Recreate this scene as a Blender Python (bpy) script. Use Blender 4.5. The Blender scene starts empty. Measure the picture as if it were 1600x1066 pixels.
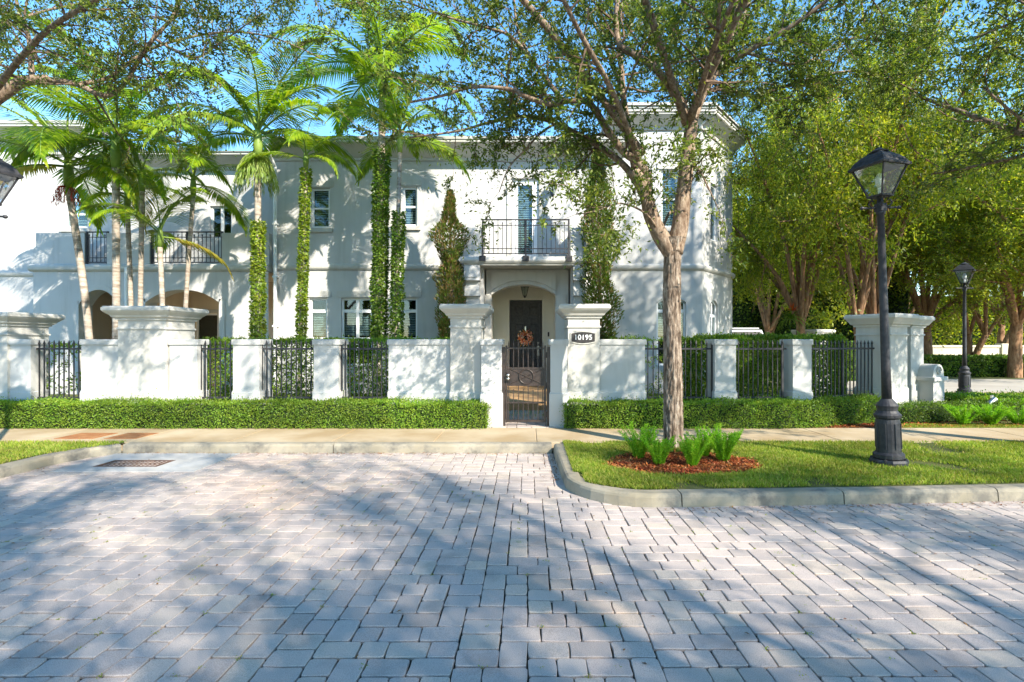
import bpy, math, random
import numpy as np
from mathutils import Vector, Matrix, noise
from math import radians as R, sin, cos, pi
random.seed(7); rng = np.random.default_rng(7)
S = bpy.context.scene
C = S.collection
# ---------------- camera, world, sun, exposure ----------------
F, VX, VY, EYE = 820.0, 825.0, 533.0, 1.6
cam = bpy.data.objects.new('camera', bpy.data.cameras.new('camera')); C.objects.link(cam)
cam.data.sensor_width = 36; cam.data.lens = F / 1600 * 36
cam.data.shift_x = -25 / 1600
cam.data.clip_start = .05; cam.data.clip_end = 900
cam.location = (0, 0, EYE); cam.rotation_euler = (R(90), 0, 0)
S.camera = cam
SUN_AZ, SUN_EL = R(138), R(34)      # azimuth clockwise from +Y
w = bpy.data.worlds.new('World'); S.world = w; w.use_nodes = True
nt = w.node_tree
sky = nt.nodes.new('ShaderNodeTexSky'); sky.sky_type = 'NISHITA'; sky.sun_disc = False
sky.sun_elevation = SUN_EL; sky.sun_rotation = SUN_AZ; sky.air_density = 1.0; sky.dust_density = .05; sky.ozone_density = 2.0
hs = nt.nodes.new('ShaderNodeHueSaturation'); hs.inputs['Saturation'].default_value = 1.24; hs.inputs['Hue'].default_value = .495
nt.links.new(sky.outputs[0], hs.inputs['Color'])
bg = nt.nodes['Background']; bg.inputs[1].default_value = .145
nt.links.new(hs.outputs[0], bg.inputs[0])
sun = bpy.data.objects.new('sun', bpy.data.lights.new('sun', 'SUN')); C.objects.link(sun)
sdir = Vector((sin(SUN_AZ) * cos(SUN_EL), cos(SUN_AZ) * cos(SUN_EL), sin(SUN_EL)))
sun.rotation_euler = sdir.to_track_quat('Z', 'Y').to_euler()
sun.data.energy = 3.6; sun.data.angle = R(.55); sun.data.color = (1, .92, .79)
S.view_settings.view_transform = 'Standard'; S.view_settings.look = 'None'
S.view_settings.exposure = 1.64; S.view_settings.gamma = 1
S.render.engine = 'CYCLES'
S.cycles.max_bounces = 7; S.cycles.transparent_max_bounces = 8

def P(px, py, Y): return Vector(((px - VX) * Y / F, Y, EYE + (VY - py) * Y / F))
def PX(px, Y): return (px - VX) * Y / F
def PZ(py, Y): return EYE + (VY - py) * Y / F

# ---------------- materials ----------------
def mat(name): 
    m = bpy.data.materials.new(name); m.use_nodes = True
    return m, m.node_tree, m.node_tree.nodes['Principled BSDF']
def nd(nt, t, **k):
    n = nt.nodes.new(t)
    for a, b in k.items(): setattr(n, a, b)
    return n
def ramp(nt, fac, stops):
    r = nd(nt, 'ShaderNodeValToRGB'); e = r.color_ramp.elements
    while len(e) < len(stops): e.new(.5)
    for i, (p, c) in enumerate(stops): e[i].position = p; e[i].color = (*c, 1)
    nt.links.new(fac, r.inputs[0]); return r.outputs[0]
def noise_tex(nt, scale, detail=4, vec=None, rough=.55):
    n = nd(nt, 'ShaderNodeTexNoise'); n.inputs['Scale'].default_value = scale; n.inputs['Detail'].default_value = detail
    n.inputs['Roughness'].default_value = rough
    if vec is None:
        g = nd(nt, 'ShaderNodeTexCoord'); vec = g.outputs['Object']
    nt.links.new(vec, n.inputs['Vector']); return n.outputs['Fac']
def bump(nt, bs, h, strength, dist):
    b = nd(nt, 'ShaderNodeBump'); b.inputs['Strength'].default_value = strength; b.inputs['Distance'].default_value = dist
    nt.links.new(h, b.inputs['Height']); nt.links.new(b.outputs[0], bs.inputs['Normal'])
def mixc(nt, f, a, b, mode='MIX'):
    m = nd(nt, 'ShaderNodeMix', data_type='RGBA', blend_type=mode)
    for s, v in ((0, f), (6, a), (7, b)):
        if isinstance(v, (int, float)): m.inputs[s].default_value = v
        elif isinstance(v, tuple): m.inputs[s].default_value = (*v, 1)
        else: nt.links.new(v, m.inputs[s])
    return m.outputs[2]
def m_noise(name, c1, c2, scale=3, rough=.8, bs=60, bstr=.3, bdist=.01, spec=.3, metal=0, lo=.35, hi=.65):
    m, n, p = mat(name)
    f = noise_tex(n, scale, 6)
    n.links.new(ramp(n, f, [(lo, c1), (hi, c2)]), p.inputs['Base Color'])
    p.inputs['Roughness'].default_value = rough; p.inputs['Specular IOR Level'].default_value = spec; p.inputs['Metallic'].default_value = metal
    if bstr: bump(n, p, noise_tex(n, bs, 3), bstr, bdist)
    return m
def m_leaf(name, cols, trans=.45, rough=.45, spec=.4, tint=None):
    m, n, p = mat(name)
    g = nd(n, 'ShaderNodeNewGeometry')
    st = [(i / (len(cols) - 1), c) for i, c in enumerate(cols)]
    col = ramp(n, g.outputs['Random Per Island'], st)
    f = noise_tex(n, .9, 3)
    hsn = nd(n, 'ShaderNodeHueSaturation'); f2 = noise_tex(n, 5, 3)
    mh = nd(n, 'ShaderNodeMapRange'); mh.inputs[1].default_value = .3; mh.inputs[2].default_value = .7; mh.inputs[3].default_value = .515; mh.inputs[4].default_value = .482
    n.links.new(f2, mh.inputs[0]); n.links.new(mh.outputs[0], hsn.inputs['Hue'])
    mr = nd(n, 'ShaderNodeMapRange'); mr.inputs[1].default_value = .3; mr.inputs[2].default_value = .7
    mr.inputs[3].default_value = .65; mr.inputs[4].default_value = 1.35
    n.links.new(f, mr.inputs[0]); n.links.new(mr.outputs[0], hsn.inputs['Value']); n.links.new(col, hsn.inputs['Color'])
    n.links.new(hsn.outputs[0], p.inputs['Base Color'])
    p.inputs['Roughness'].default_value = rough; p.inputs['Specular IOR Level'].default_value = spec
    tr = nd(n, 'ShaderNodeBsdfTranslucent'); mx = nd(n, 'ShaderNodeMixShader'); mx.inputs[0].default_value = trans
    tc = mixc(n, 1.0, hsn.outputs[0], tint or (1.5, 1.6, .55), 'MULTIPLY')
    n.links.new(tc, tr.inputs[0])
    n.links.new(p.outputs[0], mx.inputs[1]); n.links.new(tr.outputs[0], mx.inputs[2])
    n.links.new(mx.outputs[0], n.nodes['Material Output'].inputs[0])
    return m
def m_bark(name, stops, zs=5, xs=26, strength=.8, dist=.02):
    m, n, p = mat(name)
    g = nd(n, 'ShaderNodeTexCoord'); mp = nd(n, 'ShaderNodeMapping'); mp.inputs['Scale'].default_value = (xs, xs, zs)
    n.links.new(g.outputs['Object'], mp.inputs[0])
    f = noise_tex(n, 1, 7, mp.outputs[0], .65)
    n.links.new(ramp(n, f, stops), p.inputs['Base Color']); p.inputs['Roughness'].default_value = .9; p.inputs['Specular IOR Level'].default_value = .15
    bump(n, p, f, strength, dist); return m
def m_stucco(name, c1, c2, grime=(.30, .29, .25), ga=.38):
    m, n, p = mat(name)
    base = ramp(n, noise_tex(n, .9, 6), [(.35, c1), (.65, c2)])
    g = nd(n, 'ShaderNodeTexCoord'); mp = nd(n, 'ShaderNodeMapping'); mp.inputs['Scale'].default_value = (7, 7, .6)
    n.links.new(g.outputs['Object'], mp.inputs[0])
    st = noise_tex(n, 1, 5, mp.outputs[0])
    mr = nd(n, 'ShaderNodeMapRange'); mr.inputs[1].default_value = .52; mr.inputs[2].default_value = .8; mr.inputs[4].default_value = ga
    n.links.new(st, mr.inputs[0])
    sx = nd(n, 'ShaderNodeSeparateXYZ'); gg = nd(n, 'ShaderNodeNewGeometry'); n.links.new(gg.outputs['Position'], sx.inputs[0])
    bz = nd(n, 'ShaderNodeMapRange'); bz.inputs[1].default_value = .75; bz.inputs[2].default_value = .1; bz.inputs[4].default_value = .5; n.links.new(sx.outputs[2], bz.inputs[0])
    ml = nd(n, 'ShaderNodeMath', operation='MULTIPLY'); n.links.new(bz.outputs[0], ml.inputs[0]); n.links.new(noise_tex(n, 7, 5), ml.inputs[1])
    c2_ = mixc(n, ml.outputs[0], mixc(n, mr.outputs[0], base, grime), (.25, .22, .16))
    n.links.new(c2_, p.inputs['Base Color'])
    p.inputs['Roughness'].default_value = .85; p.inputs['Specular IOR Level'].default_value = .2
    bump(n, p, noise_tex(n, 90, 4), .35, .006); return m
M = {}
M['stucco'] = m_stucco('white_stucco', (.48, .475, .46), (.54, .535, .515))
M['trim'] = m_stucco('white_trim', (.48, .465, .43), (.55, .535, .495), ga=.45)
M['cream'] = m_stucco('cream_stucco', (.66, .64, .55), (.70, .68, .60), ga=.1)
M['tan'] = m_stucco('tan_stucco', (.76, .65, .50), (.80, .69, .54), ga=.1)
M['soffit'] = m_stucco('soffit_paint', (.55, .53, .44), (.60, .58, .48), ga=.1)
M['iron'] = m_noise('painted_iron', (.014, .014, .018), (.035, .034, .038), 20, .58, 200, .12, .002, .5)
M['bronze'] = m_noise('bronze_iron', (.02, .014, .012), (.045, .03, .025), 12, .4, 150, .15, .002, .5)
M['concrete'] = m_noise('concrete_walk', (.34, .245, .135), (.48, .385, .26), 1.1, .9, 60, .3, .006)
M['rust'] = m_noise('rusty_cover', (.26, .10, .035), (.36, .17, .07), 6, .85, 80, .3, .004)
M['apron'] = m_noise('concrete_apron', (.34, .33, .31), (.46, .45, .43), 2, .9, 60, .3, .006)
M['grate'] = m_noise('drain_iron', (.07, .04, .03), (.16, .09, .06), 9, .7, 80, .3, .003)
M['dark'] = m_noise('dark_interior', (.006, .007, .008), (.012, .013, .015), 1, .9, 5, 0)  # near-black: the darkness of unlit spaces is put into the colour
M['soil'] = m_noise('soil', (.10, .045, .022), (.18, .08, .04), 4, 1, 40, .8, .03)
M['joint'] = m_noise('joint_sand', (.02, .018, .013), (.055, .05, .035), 6, 1, 90, .5, .01)
M['lawn'] = m_noise('lawn_soil', (.045, .07, .012), (.13, .13, .035), 3, 1, 60, .8, .02)
M['ground'] = m_noise('far_ground', (.05, .07, .02), (.10, .11, .04), .2, 1, 10, .3, .03)
M['road'] = m_noise('side_road', (.36, .32, .27), (.44, .40, .34), .6, .9, 60, .3, .006)
M['terracotta'] = m_noise('warm_porch_tile', (.46, .26, .12), (.56, .36, .18), 3, .7, 40, .2, .004)
M['tile'] = m_noise('roof_tile', (.16, .12, .10), (.24, .19, .16), 5, .8, 20, .4, .02)
M['white'] = m_noise('white_vinyl', (.76, .77, .77), (.80, .81, .81), 4, .45, 60, 0)
M['doorpaint'] = m_noise('charcoal_door', (.035, .034, .036), (.065, .062, .06), 14, .5, 90, .2, .003)
M['steel'] = m_noise('satin_steel', (.55, .55, .53), (.65, .65, .62), 8, .3, 60, 0, metal=1)
M['blind'] = m_noise('blind_slat', (.42, .46, .47), (.5, .54, .55), 8, .6, 60, 0)
M['hull'] = m_noise('car_paint', (.68, .70, .72), (.72, .74, .76), 3, .25, 60, 0, spec=.6)
M['rubber'] = m_noise('rubber', (.02, .02, .02), (.03, .03, .03), 9, .9, 60, 0)
M['plaque'] = m_noise('plaque_field', (.03, .028, .028), (.05, .045, .045), 12, .5, 60, .1)
M['ledge'] = m_noise('far_wall', (.58, .5, .36), (.64, .57, .43), 1, .9, 30, .2, .01)
M['chip'] = m_leaf('mulch_chip', [(.14, .035, .012), (.30, .08, .025), (.42, .13, .04), (.22, .06, .02), (.45, .22, .1)], 0, .95, .1)
M['deadleaf'] = m_leaf('dead_leaf', [(.16, .07, .025), (.28, .13, .04), (.22, .06, .02)], .1, .8, .2)
M['leaf_oak'] = m_leaf('oak_leaf', [(.045, .075, .022), (.08, .13, .026), (.15, .20, .035), (.23, .25, .04), (.09, .14, .028), (.17, .22, .038)], .42)
M['leaf_far'] = m_leaf('far_oak_leaf', [(.07, .13, .018), (.17, .24, .022), (.32, .36, .03), (.50, .45, .04), (.10, .17, .02), (.38, .40, .035), (.22, .28, .03)], .5)
M['leaf_hedge'] = m_leaf('hedge_leaf', [(.09, .17, .016), (.14, .25, .02), (.20, .32, .03), (.11, .21, .018), (.27, .35, .045), (.17, .28, .025)], .35, .5, .35)
M['leaf_dark'] = m_leaf('yard_hedge_leaf', [(.05, .11, .014), (.09, .17, .018), (.14, .22, .025), (.06, .13, .016), (.20, .26, .035)], .4)
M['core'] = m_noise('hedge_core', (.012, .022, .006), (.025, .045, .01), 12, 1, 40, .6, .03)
M['leaf_palm'] = m_leaf('palm_leaflet', [(.09, .17, .012), (.16, .26, .014), (.27, .36, .02), (.12, .21, .014), (.38, .40, .03)], .5, .35, .5)
M['palm_yellow'] = m_leaf('yellowing_leaflet', [(.22, .22, .03), (.34, .30, .05), (.40, .26, .05)], .5)
M['leaf_ivy'] = m_leaf('ivy_leaf', [(.10, .17, .014), (.17, .25, .02), (.27, .32, .03), (.12, .2, .02)], .4)
M['leaf_ivydark'] = m_leaf('dark_ivy_leaf', [(.05, .11, .014), (.09, .17, .016), (.18, .26, .025)], .35)
M['leaf_cyp'] = m_leaf('column_leaf', [(.05, .10, .014), (.08, .15, .018), (.15, .21, .025), (.24, .13, .06), (.06, .12, .016), (.10, .17, .02)], .3)
M['leaf_cypb'] = m_leaf('browned_leaf', [(.07, .13, .016), (.11, .17, .02), (.26, .14, .07), (.14, .2, .03), (.36, .2, .11), (.10, .15, .02), (.12, .19, .025)], .3)
M['leaf_fern'] = m_leaf('fern_needle', [(.14, .32, .015), (.22, .44, .02), (.30, .52, .03), (.17, .37, .02)], .45, .5, .3)
M['grass'] = m_leaf('grass_blade', [(.14, .22, .025), (.20, .28, .035), (.28, .33, .045), (.42, .36, .12), (.16, .24, .025), (.24, .31, .035)], .4, .6, .2)
M['bark'] = m_bark('oak_bark', [(.32, (.03, .02, .014)), (.45, (.13, .095, .07)), (.56, (.27, .21, .16)), (.72, (.46, .41, .34))])
M['limb'] = m_bark('limb_bark', [(.3, (.09, .05, .03)), (.48, (.21, .15, .105)), (.62, (.34, .26, .19)), (.8, (.47, .41, .33))], 9, 22, .6)
M['twig'] = m_bark('twig_bark', [(.3, (.08, .05, .035)), (.7, (.22, .155, .11))], 8, 20, .3)
M['red_limb'] = m_bark('reddish_bark', [(.3, (.09, .045, .025)), (.5, (.30, .165, .09)), (.75, (.46, .30, .18))], 3, 12, .7, .03)
M['palm_trunk'] = m_bark('palm_bark', [(.3, (.16, .12, .09)), (.5, (.36, .30, .24)), (.7, (.54, .48, .40))], 14, 3, .6)
M['shaft'] = m_noise('palm_crownshaft', (.13, .22, .03), (.22, .30, .06), 4, .5, 30, 0)
M['fruit'] = m_leaf('palm_fruit', [(.35, .03, .015), (.5, .07, .02), (.25, .02, .015)], .1)
M['brom'] = m_leaf('bromeliad_petal', [(.5, .05, .015), (.6, .13, .02), (.4, .03, .02)], .3)
M['spray'] = m_leaf('seed_strand', [(.16, .24, .04), (.24, .32, .07), (.30, .36, .10)], .4)
M['flower'] = m_leaf('wreath_petal', [(.8, .25, .08), (.85, .55, .40), (.88, .72, .62), (.7, .16, .06), (.85, .42, .18)], .3)
def m_glass():
    m, n, p = mat('window_glass')
    gl = nd(n, 'ShaderNodeBsdfGlossy'); gl.inputs['Roughness'].default_value = .03; gl.inputs['Color'].default_value = (.9, .92, .92, 1)
    tr = nd(n, 'ShaderNodeBsdfTransparent'); tr.inputs[0].default_value = (.72, .80, .80, 1)
    lw = nd(n, 'ShaderNodeLayerWeight'); pw = nd(n, 'ShaderNodeMath', operation='POWER'); pw.inputs[1].default_value = 2.5; n.links.new(lw.outputs['Facing'], pw.inputs[0])
    fr = nd(n, 'ShaderNodeMath', operation='MULTIPLY_ADD'); fr.inputs[1].default_value = .6; fr.inputs[2].default_value = .06; n.links.new(pw.outputs[0], fr.inputs[0])
    mx = nd(n, 'ShaderNodeMixShader')
    n.links.new(fr.outputs[0], mx.inputs[0]); n.links.new(tr.outputs[0], mx.inputs[1]); n.links.new(gl.outputs[0], mx.inputs[2])
    n.links.new(mx.outputs[0], n.nodes['Material Output'].inputs[0]); return m
M['glass'] = m_glass(); M['lampglass'] = m_glass()
for n_ in M['lampglass'].node_tree.nodes:
    if n_.type == 'BSDF_TRANSPARENT': n_.inputs[0].default_value = (.95, .97, .97, 1)
    if n_.type == 'MATH' and n_.operation == 'MULTIPLY_ADD': n_.inputs[2].default_value = .3
def m_paver():
    m, n, p = mat('concrete_paver')
    g = nd(n, 'ShaderNodeNewGeometry')
    c = ramp(n, g.outputs['Random Per Island'], [(0, (.41, .35, .315)), (.3, (.46, .39, .355)), (.55, (.50, .425, .375)), (.75, (.44, .38, .345)), (.92, (.54, .45, .37)), (1, (.37, .315, .285))])
    big = noise_tex(n, .45, 4)
    mr = nd(n, 'ShaderNodeMapRange'); mr.inputs[1].default_value = .5; mr.inputs[2].default_value = .68; mr.inputs[4].default_value = .55
    n.links.new(big, mr.inputs[0])
    c = mixc(n, mr.outputs[0], c, mixc(n, 1.0, c, (1.22, .98, .78), 'MULTIPLY'))
    st = noise_tex(n, 2.6, 6)
    m2 = nd(n, 'ShaderNodeMapRange'); m2.inputs[1].default_value = .55; m2.inputs[2].default_value = .75; m2.inputs[4].default_value = .5
    n.links.new(st, m2.inputs[0]); c = mixc(n, m2.outputs[0], c, (.17, .145, .125))
    sp = ramp(n, noise_tex(n, 260, 2), [(.35, (.72, .72, .72)), (.6, (1.12, 1.12, 1.12))])
    c = mixc(n, 1.0, c, sp, 'MULTIPLY')
    n.links.new(c, p.inputs['Base Color']); p.inputs['Roughness'].default_value = .85; p.inputs['Specular IOR Level'].default_value = .25
    bump(n, p, noise_tex(n, 130, 4), .4, .004); return m
M['paver'] = m_paver()
def m_kerb():
    m, n, p = mat('stained_kerb')
    c = ramp(n, noise_tex(n, 1.6, 5), [(.35, (.25, .215, .15)), (.6, (.35, .31, .24))])
    st = noise_tex(n, 3.2, 7, rough=.7)
    m2 = nd(n, 'ShaderNodeMapRange'); m2.inputs[1].default_value = .46; m2.inputs[2].default_value = .64; m2.inputs[4].default_value = .9
    n.links.new(st, m2.inputs[0]); c = mixc(n, m2.outputs[0], c, (.13, .12, .10))
    n.links.new(c, p.inputs['Base Color']); p.inputs['Roughness'].default_value = .9
    bump(n, p, noise_tex(n, 70, 4), .4, .005); return m
M['kerb'] = m_kerb()

# ---------------- mesh helpers ----------------
class MB:
    def __init__(s): s.v = []; s.f = []; s.mi = []; s.M = None; s.m = 0
    def pt(s, p):
        p = Vector(p)
        if s.M is not None: p = s.M @ p
        s.v.append(p[:]); return len(s.v) - 1
    def face(s, idx): s.f.append(tuple(idx)); s.mi.append(s.m)
    def poly(s, pts): s.face([s.pt(p) for p in pts])
    def box(s, x0, x1, y0, y1, z0, z1):
        i = [s.pt(p) for p in ((x0,y0,z0),(x1,y0,z0),(x1,y1,z0),(x0,y1,z0),(x0,y0,z1),(x1,y0,z1),(x1,y1,z1),(x0,y1,z1))]
        for q in ((3,2,1,0),(4,5,6,7),(0,1,5,4),(1,2,6,5),(2,3,7,6),(3,0,4,7)): s.face([i[k] for k in q])
        return s
    def cham(s, x0, x1, y0, y1, z0, z1, c=.01):
        r = [(x0+c,y0),(x1-c,y0),(x1,y0+c),(x1,y1-c),(x1-c,y1),(x0+c,y1),(x0,y1-c),(x0,y0+c)]
        cx, cy = (x0+x1)/2, (y0+y1)/2
        ins = [(cx+(a-cx)*(1-2*c/max(x1-x0,1e-6)), cy+(b-cy)*(1-2*c/max(y1-y0,1e-6))) for a, b in r]
        s.rings([[(a,b,z0) for a,b in r], [(a,b,z1-c) for a,b in r], [(a,b,z1) for a,b in ins]], True, True); return s
    def rings(s, R_, cap0=True, cap1=True, closed=True):
        idx = [[s.pt(p) for p in r] for r in R_]; n = len(idx[0])
        for a, b in zip(idx, idx[1:]):
            for k in range(n if closed else n - 1):
                s.face((a[k], a[(k+1)%n], b[(k+1)%n], b[k]))
        if cap0: s.face(idx[0][::-1])
        if cap1: s.face(idx[-1])
        return s
    def lathe(s, c, prof, n=16, sides=None):
        n = sides or n; off = pi/n if n <= 8 else 0
        s.rings([[(c[0]+r*cos(2*pi*k/n+off), c[1]+r*sin(2*pi*k/n+off), c[2]+z) for k in range(n)] for r, z in prof]); return s
    def tube(s, pts, rad, n=8, cap=True):
        pts = [Vector(p) for p in pts]
        if not hasattr(rad, '__len__'): rad = [rad]*len(pts)
        rs = []; u = None
        for i, p in enumerate(pts):
            t = (pts[min(i+1,len(pts)-1)] - pts[max(i-1,0)]).normalized()
            if u is None: u = t.orthogonal().normalized()
            u = (u - t*u.dot(t)).normalized(); v = t.cross(u)
            rs.append([p + (u*cos(2*pi*k/n) + v*sin(2*pi*k/n))*rad[i] for k in range(n)])
        s.rings(rs, cap, cap); return s
    def build(s, name, mats, parent=None, smooth=False):
        me = bpy.data.meshes.new(name); me.from_pydata(s.v, [], s.f)
        for m in (mats if isinstance(mats, list) else [mats]): me.materials.append(m)
        me.polygons.foreach_set('material_index', s.mi)
        if smooth: me.polygons.foreach_set('use_smooth', [True]*len(s.f))
        me.update()
        o = bpy.data.objects.new(name, me); C.objects.link(o)
        if parent: put(o, parent)
        return o
def put(o, parent):
    o.parent = parent; o.matrix_parent_inverse = Matrix.Identity(4)
    return o
def tag(o, label=None, cat=None, group=None, kind=None):
    for k, v in (('label', label), ('category', cat), ('group', group), ('kind', kind)):
        if v: o[k] = v
    return o
# Roots sit at the thing's base; children are built in world space, then shifted.
def thing(name, loc, label, cat, group=None, rz=0):
    o = bpy.data.objects.new(name, None); C.objects.link(o); o.location = loc; o.rotation_euler = (0, 0, rz)
    o.empty_display_size = .1
    return tag(o, label, cat, group)
def origin(o, loc):
    loc = Vector(loc); o.data.transform(Matrix.Translation(-loc)); o.location = loc; return o
def local(o, root):   # child mesh made in world coordinates -> its root's frame
    o.data.transform(Matrix.Translation(-Vector(root.location))); return put(o, root)
def copy_tree(o, parent=None):
    c = o.copy(); C.objects.link(c)
    if parent: c.parent = parent
    for ch in list(o.children): copy_tree(ch, c)
    return c
class Leaves:
    """many small leaf-sized quads, gathered with numpy"""
    def __init__(s): s.a = []
    def add(s, p, d, n, L, W, fold=.12, mid=.45):
        p = np.asarray(p, float); d = np.asarray(d, float); n = np.asarray(n, float)
        d /= np.linalg.norm(d, axis=1)[:, None] + 1e-9
        sd = np.cross(d, n); sd /= np.linalg.norm(sd, axis=1)[:, None] + 1e-9
        up = np.cross(sd, d)
        L = np.broadcast_to(L, (len(p),))[:, None]; W = np.broadcast_to(W, (len(p),))[:, None]
        m = p + d*L*mid + up*L*fold
        s.a.append(np.stack([p, m + sd*W/2, p + d*L, m - sd*W/2], 1))
    def mesh(s, name, mats, core=None, mi=None):
        a = np.concatenate(s.a).reshape(-1, 3); nq = len(a)//4
        v = a; loops = np.arange(nq*4); st = np.arange(nq)*4; tot = np.full(nq, 4); mid = np.zeros(nq, int)
        if core is not None and core.f:
            off = len(a); v = np.concatenate([a, np.array(core.v, float)])
            cl = np.array([i for f in core.f for i in f]) + off; ct = np.array([len(f) for f in core.f])
            cs = len(loops) + np.concatenate([[0], np.cumsum(ct)[:-1]])
            loops = np.concatenate([loops, cl]); st = np.concatenate([st, cs]); tot = np.concatenate([tot, ct]); mid = np.concatenate([mid, np.ones(len(ct), int)])
        me = bpy.data.meshes.new(name); me.vertices.add(len(v)); me.vertices.foreach_set('co', v.ravel())
        me.loops.add(len(loops)); me.loops.foreach_set('vertex_index', loops.astype(np.int32))
        me.polygons.add(len(st)); me.polygons.foreach_set('loop_start', st.astype(np.int32)); me.polygons.foreach_set('loop_total', tot.astype(np.int32))
        for m in (mats if isinstance(mats, list) else [mats]): me.materials.append(m)
        me.polygons.foreach_set('material_index', mid.astype(np.int32))
        me.update(calc_edges=True); me.validate()
        o = bpy.data.objects.new(name, me); C.objects.link(o); return o
def runit(n): 
    v = rng.normal(size=(n, 3)); return v/np.linalg.norm(v, axis=1)[:, None]

# ================= GROUND, ROAD, KERB, SIDEWALK =================
def struct(o, label=None): return tag(o, label, None, None, 'structure')
b = MB(); b.poly([(-400,-400,-.06),(400,-400,-.06),(400,400,-.06),(-400,400,-.06)])
struct(b.build('ground', M['ground']))
b = MB(); b.poly([(-40,-30,-.018),(40,-30,-.018),(40,7.6,-.018),(-40,7.6,-.018)])
struct(b.build('road_bed', M['joint']))
def pavers(x0, x1, y0, y1, u=.073, name='paved_road', z=0, seed=3, skip=None):
    rd = random.Random(seed); W_ = int((x1-x0)/u); H_ = int((y1-y0)/u)
    occ = [[0]*(W_+1) for _ in range(H_)]; b = MB(); lst = []
    for j in range(H_):
        i = 0
        while i < W_:
            if occ[j][i]: i += 1; continue
            g = 0
            while i+g < W_ and not occ[j][i+g]: g += 1
            if g == 1: opts = [(1,2)]
            elif g == 2: opts = [(2,3)]*2+[(2,2)]*3
            elif g == 3: opts = [(3,2)]
            elif g == 4: opts = [(2,2)]*2+[(2,3)]*3
            else: opts = [(3,2)]*8+[(2,3)]*3+[(2,2)]*4
            if j:
                good = [o_ for o_ in opts if i+o_[0] >= W_ or occ[j-1][i+o_[0]-1] == occ[j-1][i+o_[0]]]
                if good and rd.random() < .92: opts = good
            w_, h_ = rd.choice(opts)
            for jj in range(j, min(H_, j+h_)):
                for ii in range(i, i+w_): occ[jj][ii] = len(lst)+1
            lst.append((i, j, w_, h_)); i += w_
    for (i, j, w_, h_) in lst:
        ax, ay, bx, by = x0+i*u, y0+j*u, x0+(i+w_)*u, y0+(j+h_)*u
        if skip and skip((ax+bx)/2, (ay+by)/2): continue
        gp = .0038; ax += gp; ay += gp*1.5; bx -= gp; by -= gp*1.5
        c = .010; jt = lambda s=.0036: rd.uniform(-s, s); dz = rd.uniform(-.0022, .0022); tx, ty = rd.uniform(-.008,.008), rd.uniform(-.008,.008)
        cx, cy = (ax+bx)/2, (ay+by)/2
        ring = [(ax+c,ay),(cx,ay),(bx-c,ay),(bx,ay+c),(bx,cy),(bx,by-c),(bx-c,by),(cx,by),(ax+c,by),(ax,by-c),(ax,cy),(ax,ay+c)]
        ring = [(x+jt(), y+jt()) for x, y in ring]
        k = 1-.005/(bx-ax)*1.2; l = 1-.005/(by-ay)*1.2
        zz = lambda x, y, o: z+dz+(x-cx)*tx+(y-cy)*ty+o
        b.rings([[(x,y,z-.03) for x,y in ring], [(x,y,zz(x,y,-.004)) for x,y in ring], [(cx+(x-cx)*k, cy+(y-cy)*l, zz(x,y,0)) for x,y in ring]], False, True)
    return struct(b.build(name, M['paver']))
ap = (PX(150,6.9), PX(270,6.9)+.6, 6.45, 7.42)
pavers(-9.2, 9.8, .9, 7.52, skip=lambda x, y: (x > .55 and y > 5.35+.04*x) or x < -6.35)
pavers(-14, 14, -8, .9, u=.158, seed=5, name='paved_road_behind')
# kerbs: swept section with open joints
def kerb(path, name='kerb', seg=1.6, h=.125, wd=.17, closed=False):
    pts = [Vector((x, y, 0)) for x, y in path]; fine = [pts[0]]
    for a, c in zip(pts, pts[1:]):
        n = max(1, int((c-a).length/.1)); fine += [a.lerp(c, k/n) for k in range(1, n+1)]
    b = MB(); acc = 0; ring = []
    prof = [(0,-.05),(.012,h-.035),(.022,h-.012),(.045,h),(wd-.01,h+.002),(wd,h-.005),(wd,-.05)]
    for i, p in enumerate(fine):
        t = (fine[min(i+1,len(fine)-1)]-fine[max(i-1,0)]).normalized(); nn = Vector((-t.y, t.x, 0))
        mk = lambda q: [(q.x+nn.x*a, q.y+nn.y*a, z + .003*noise.noise(q*3)) for a, z in prof]
        if i: acc += (p-fine[i-1]).length
        ring.append(mk(p))
        if acc > seg and i < len(fine)-2:
            b.rings(ring[:-1] + [mk(p - t*.012)], True, True); ring = [mk(p)]; acc = 0
    b.rings(ring, True, True)
    return struct(b.build(name, M['kerb']))
isl = [(.36, 7.55), (.365, 7.0), (.39, 6.1)]
for k in range(1, 9):
    a = pi - k*pi/2/8; isl.append((1.19+.80*cos(a), 5.86-.82*sin(a)))
isl += [(3.0, 5.12), (5.0, 5.25), (9, 5.5), (16, 5.9)]
# island kerb face looks at the road: path direction keeps the island on its left
kerb(isl, 'kerb_around_island')
kerb([(-5.80, 7.5), (.34, 7.5)][::1], 'kerb_at_sidewalk', seg=3)
kerb([(-5.80, 7.49), (-6.0, 7.2), (-6.13, 6.8), (-6.15, 5.5), (-6.2, 3), (-6.3, 0), (-6.3, -4)][::-1], 'kerb_left', seg=2.4)
bpy.data.objects['kerb_left'].scale = (1,1,1)
b = MB()
x = -24.0
while x < 40:
    b.cham(x+.006, x+1.494+.006, 7.672 if -5.7 < x < .1 else 7.64, 8.93, .0, .122, .004); x += 1.508
b.box(-24, 40, 7.7, 8.9, -.05, .112)
struct(b.build('sidewalk', M['concrete']))
b = MB(); b.poly([(-30,8.9,.10),(60,8.9,.10),(60,60,.10),(-30,60,.10)]); struct(b.build('yard_ground', M['lawn']))
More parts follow.
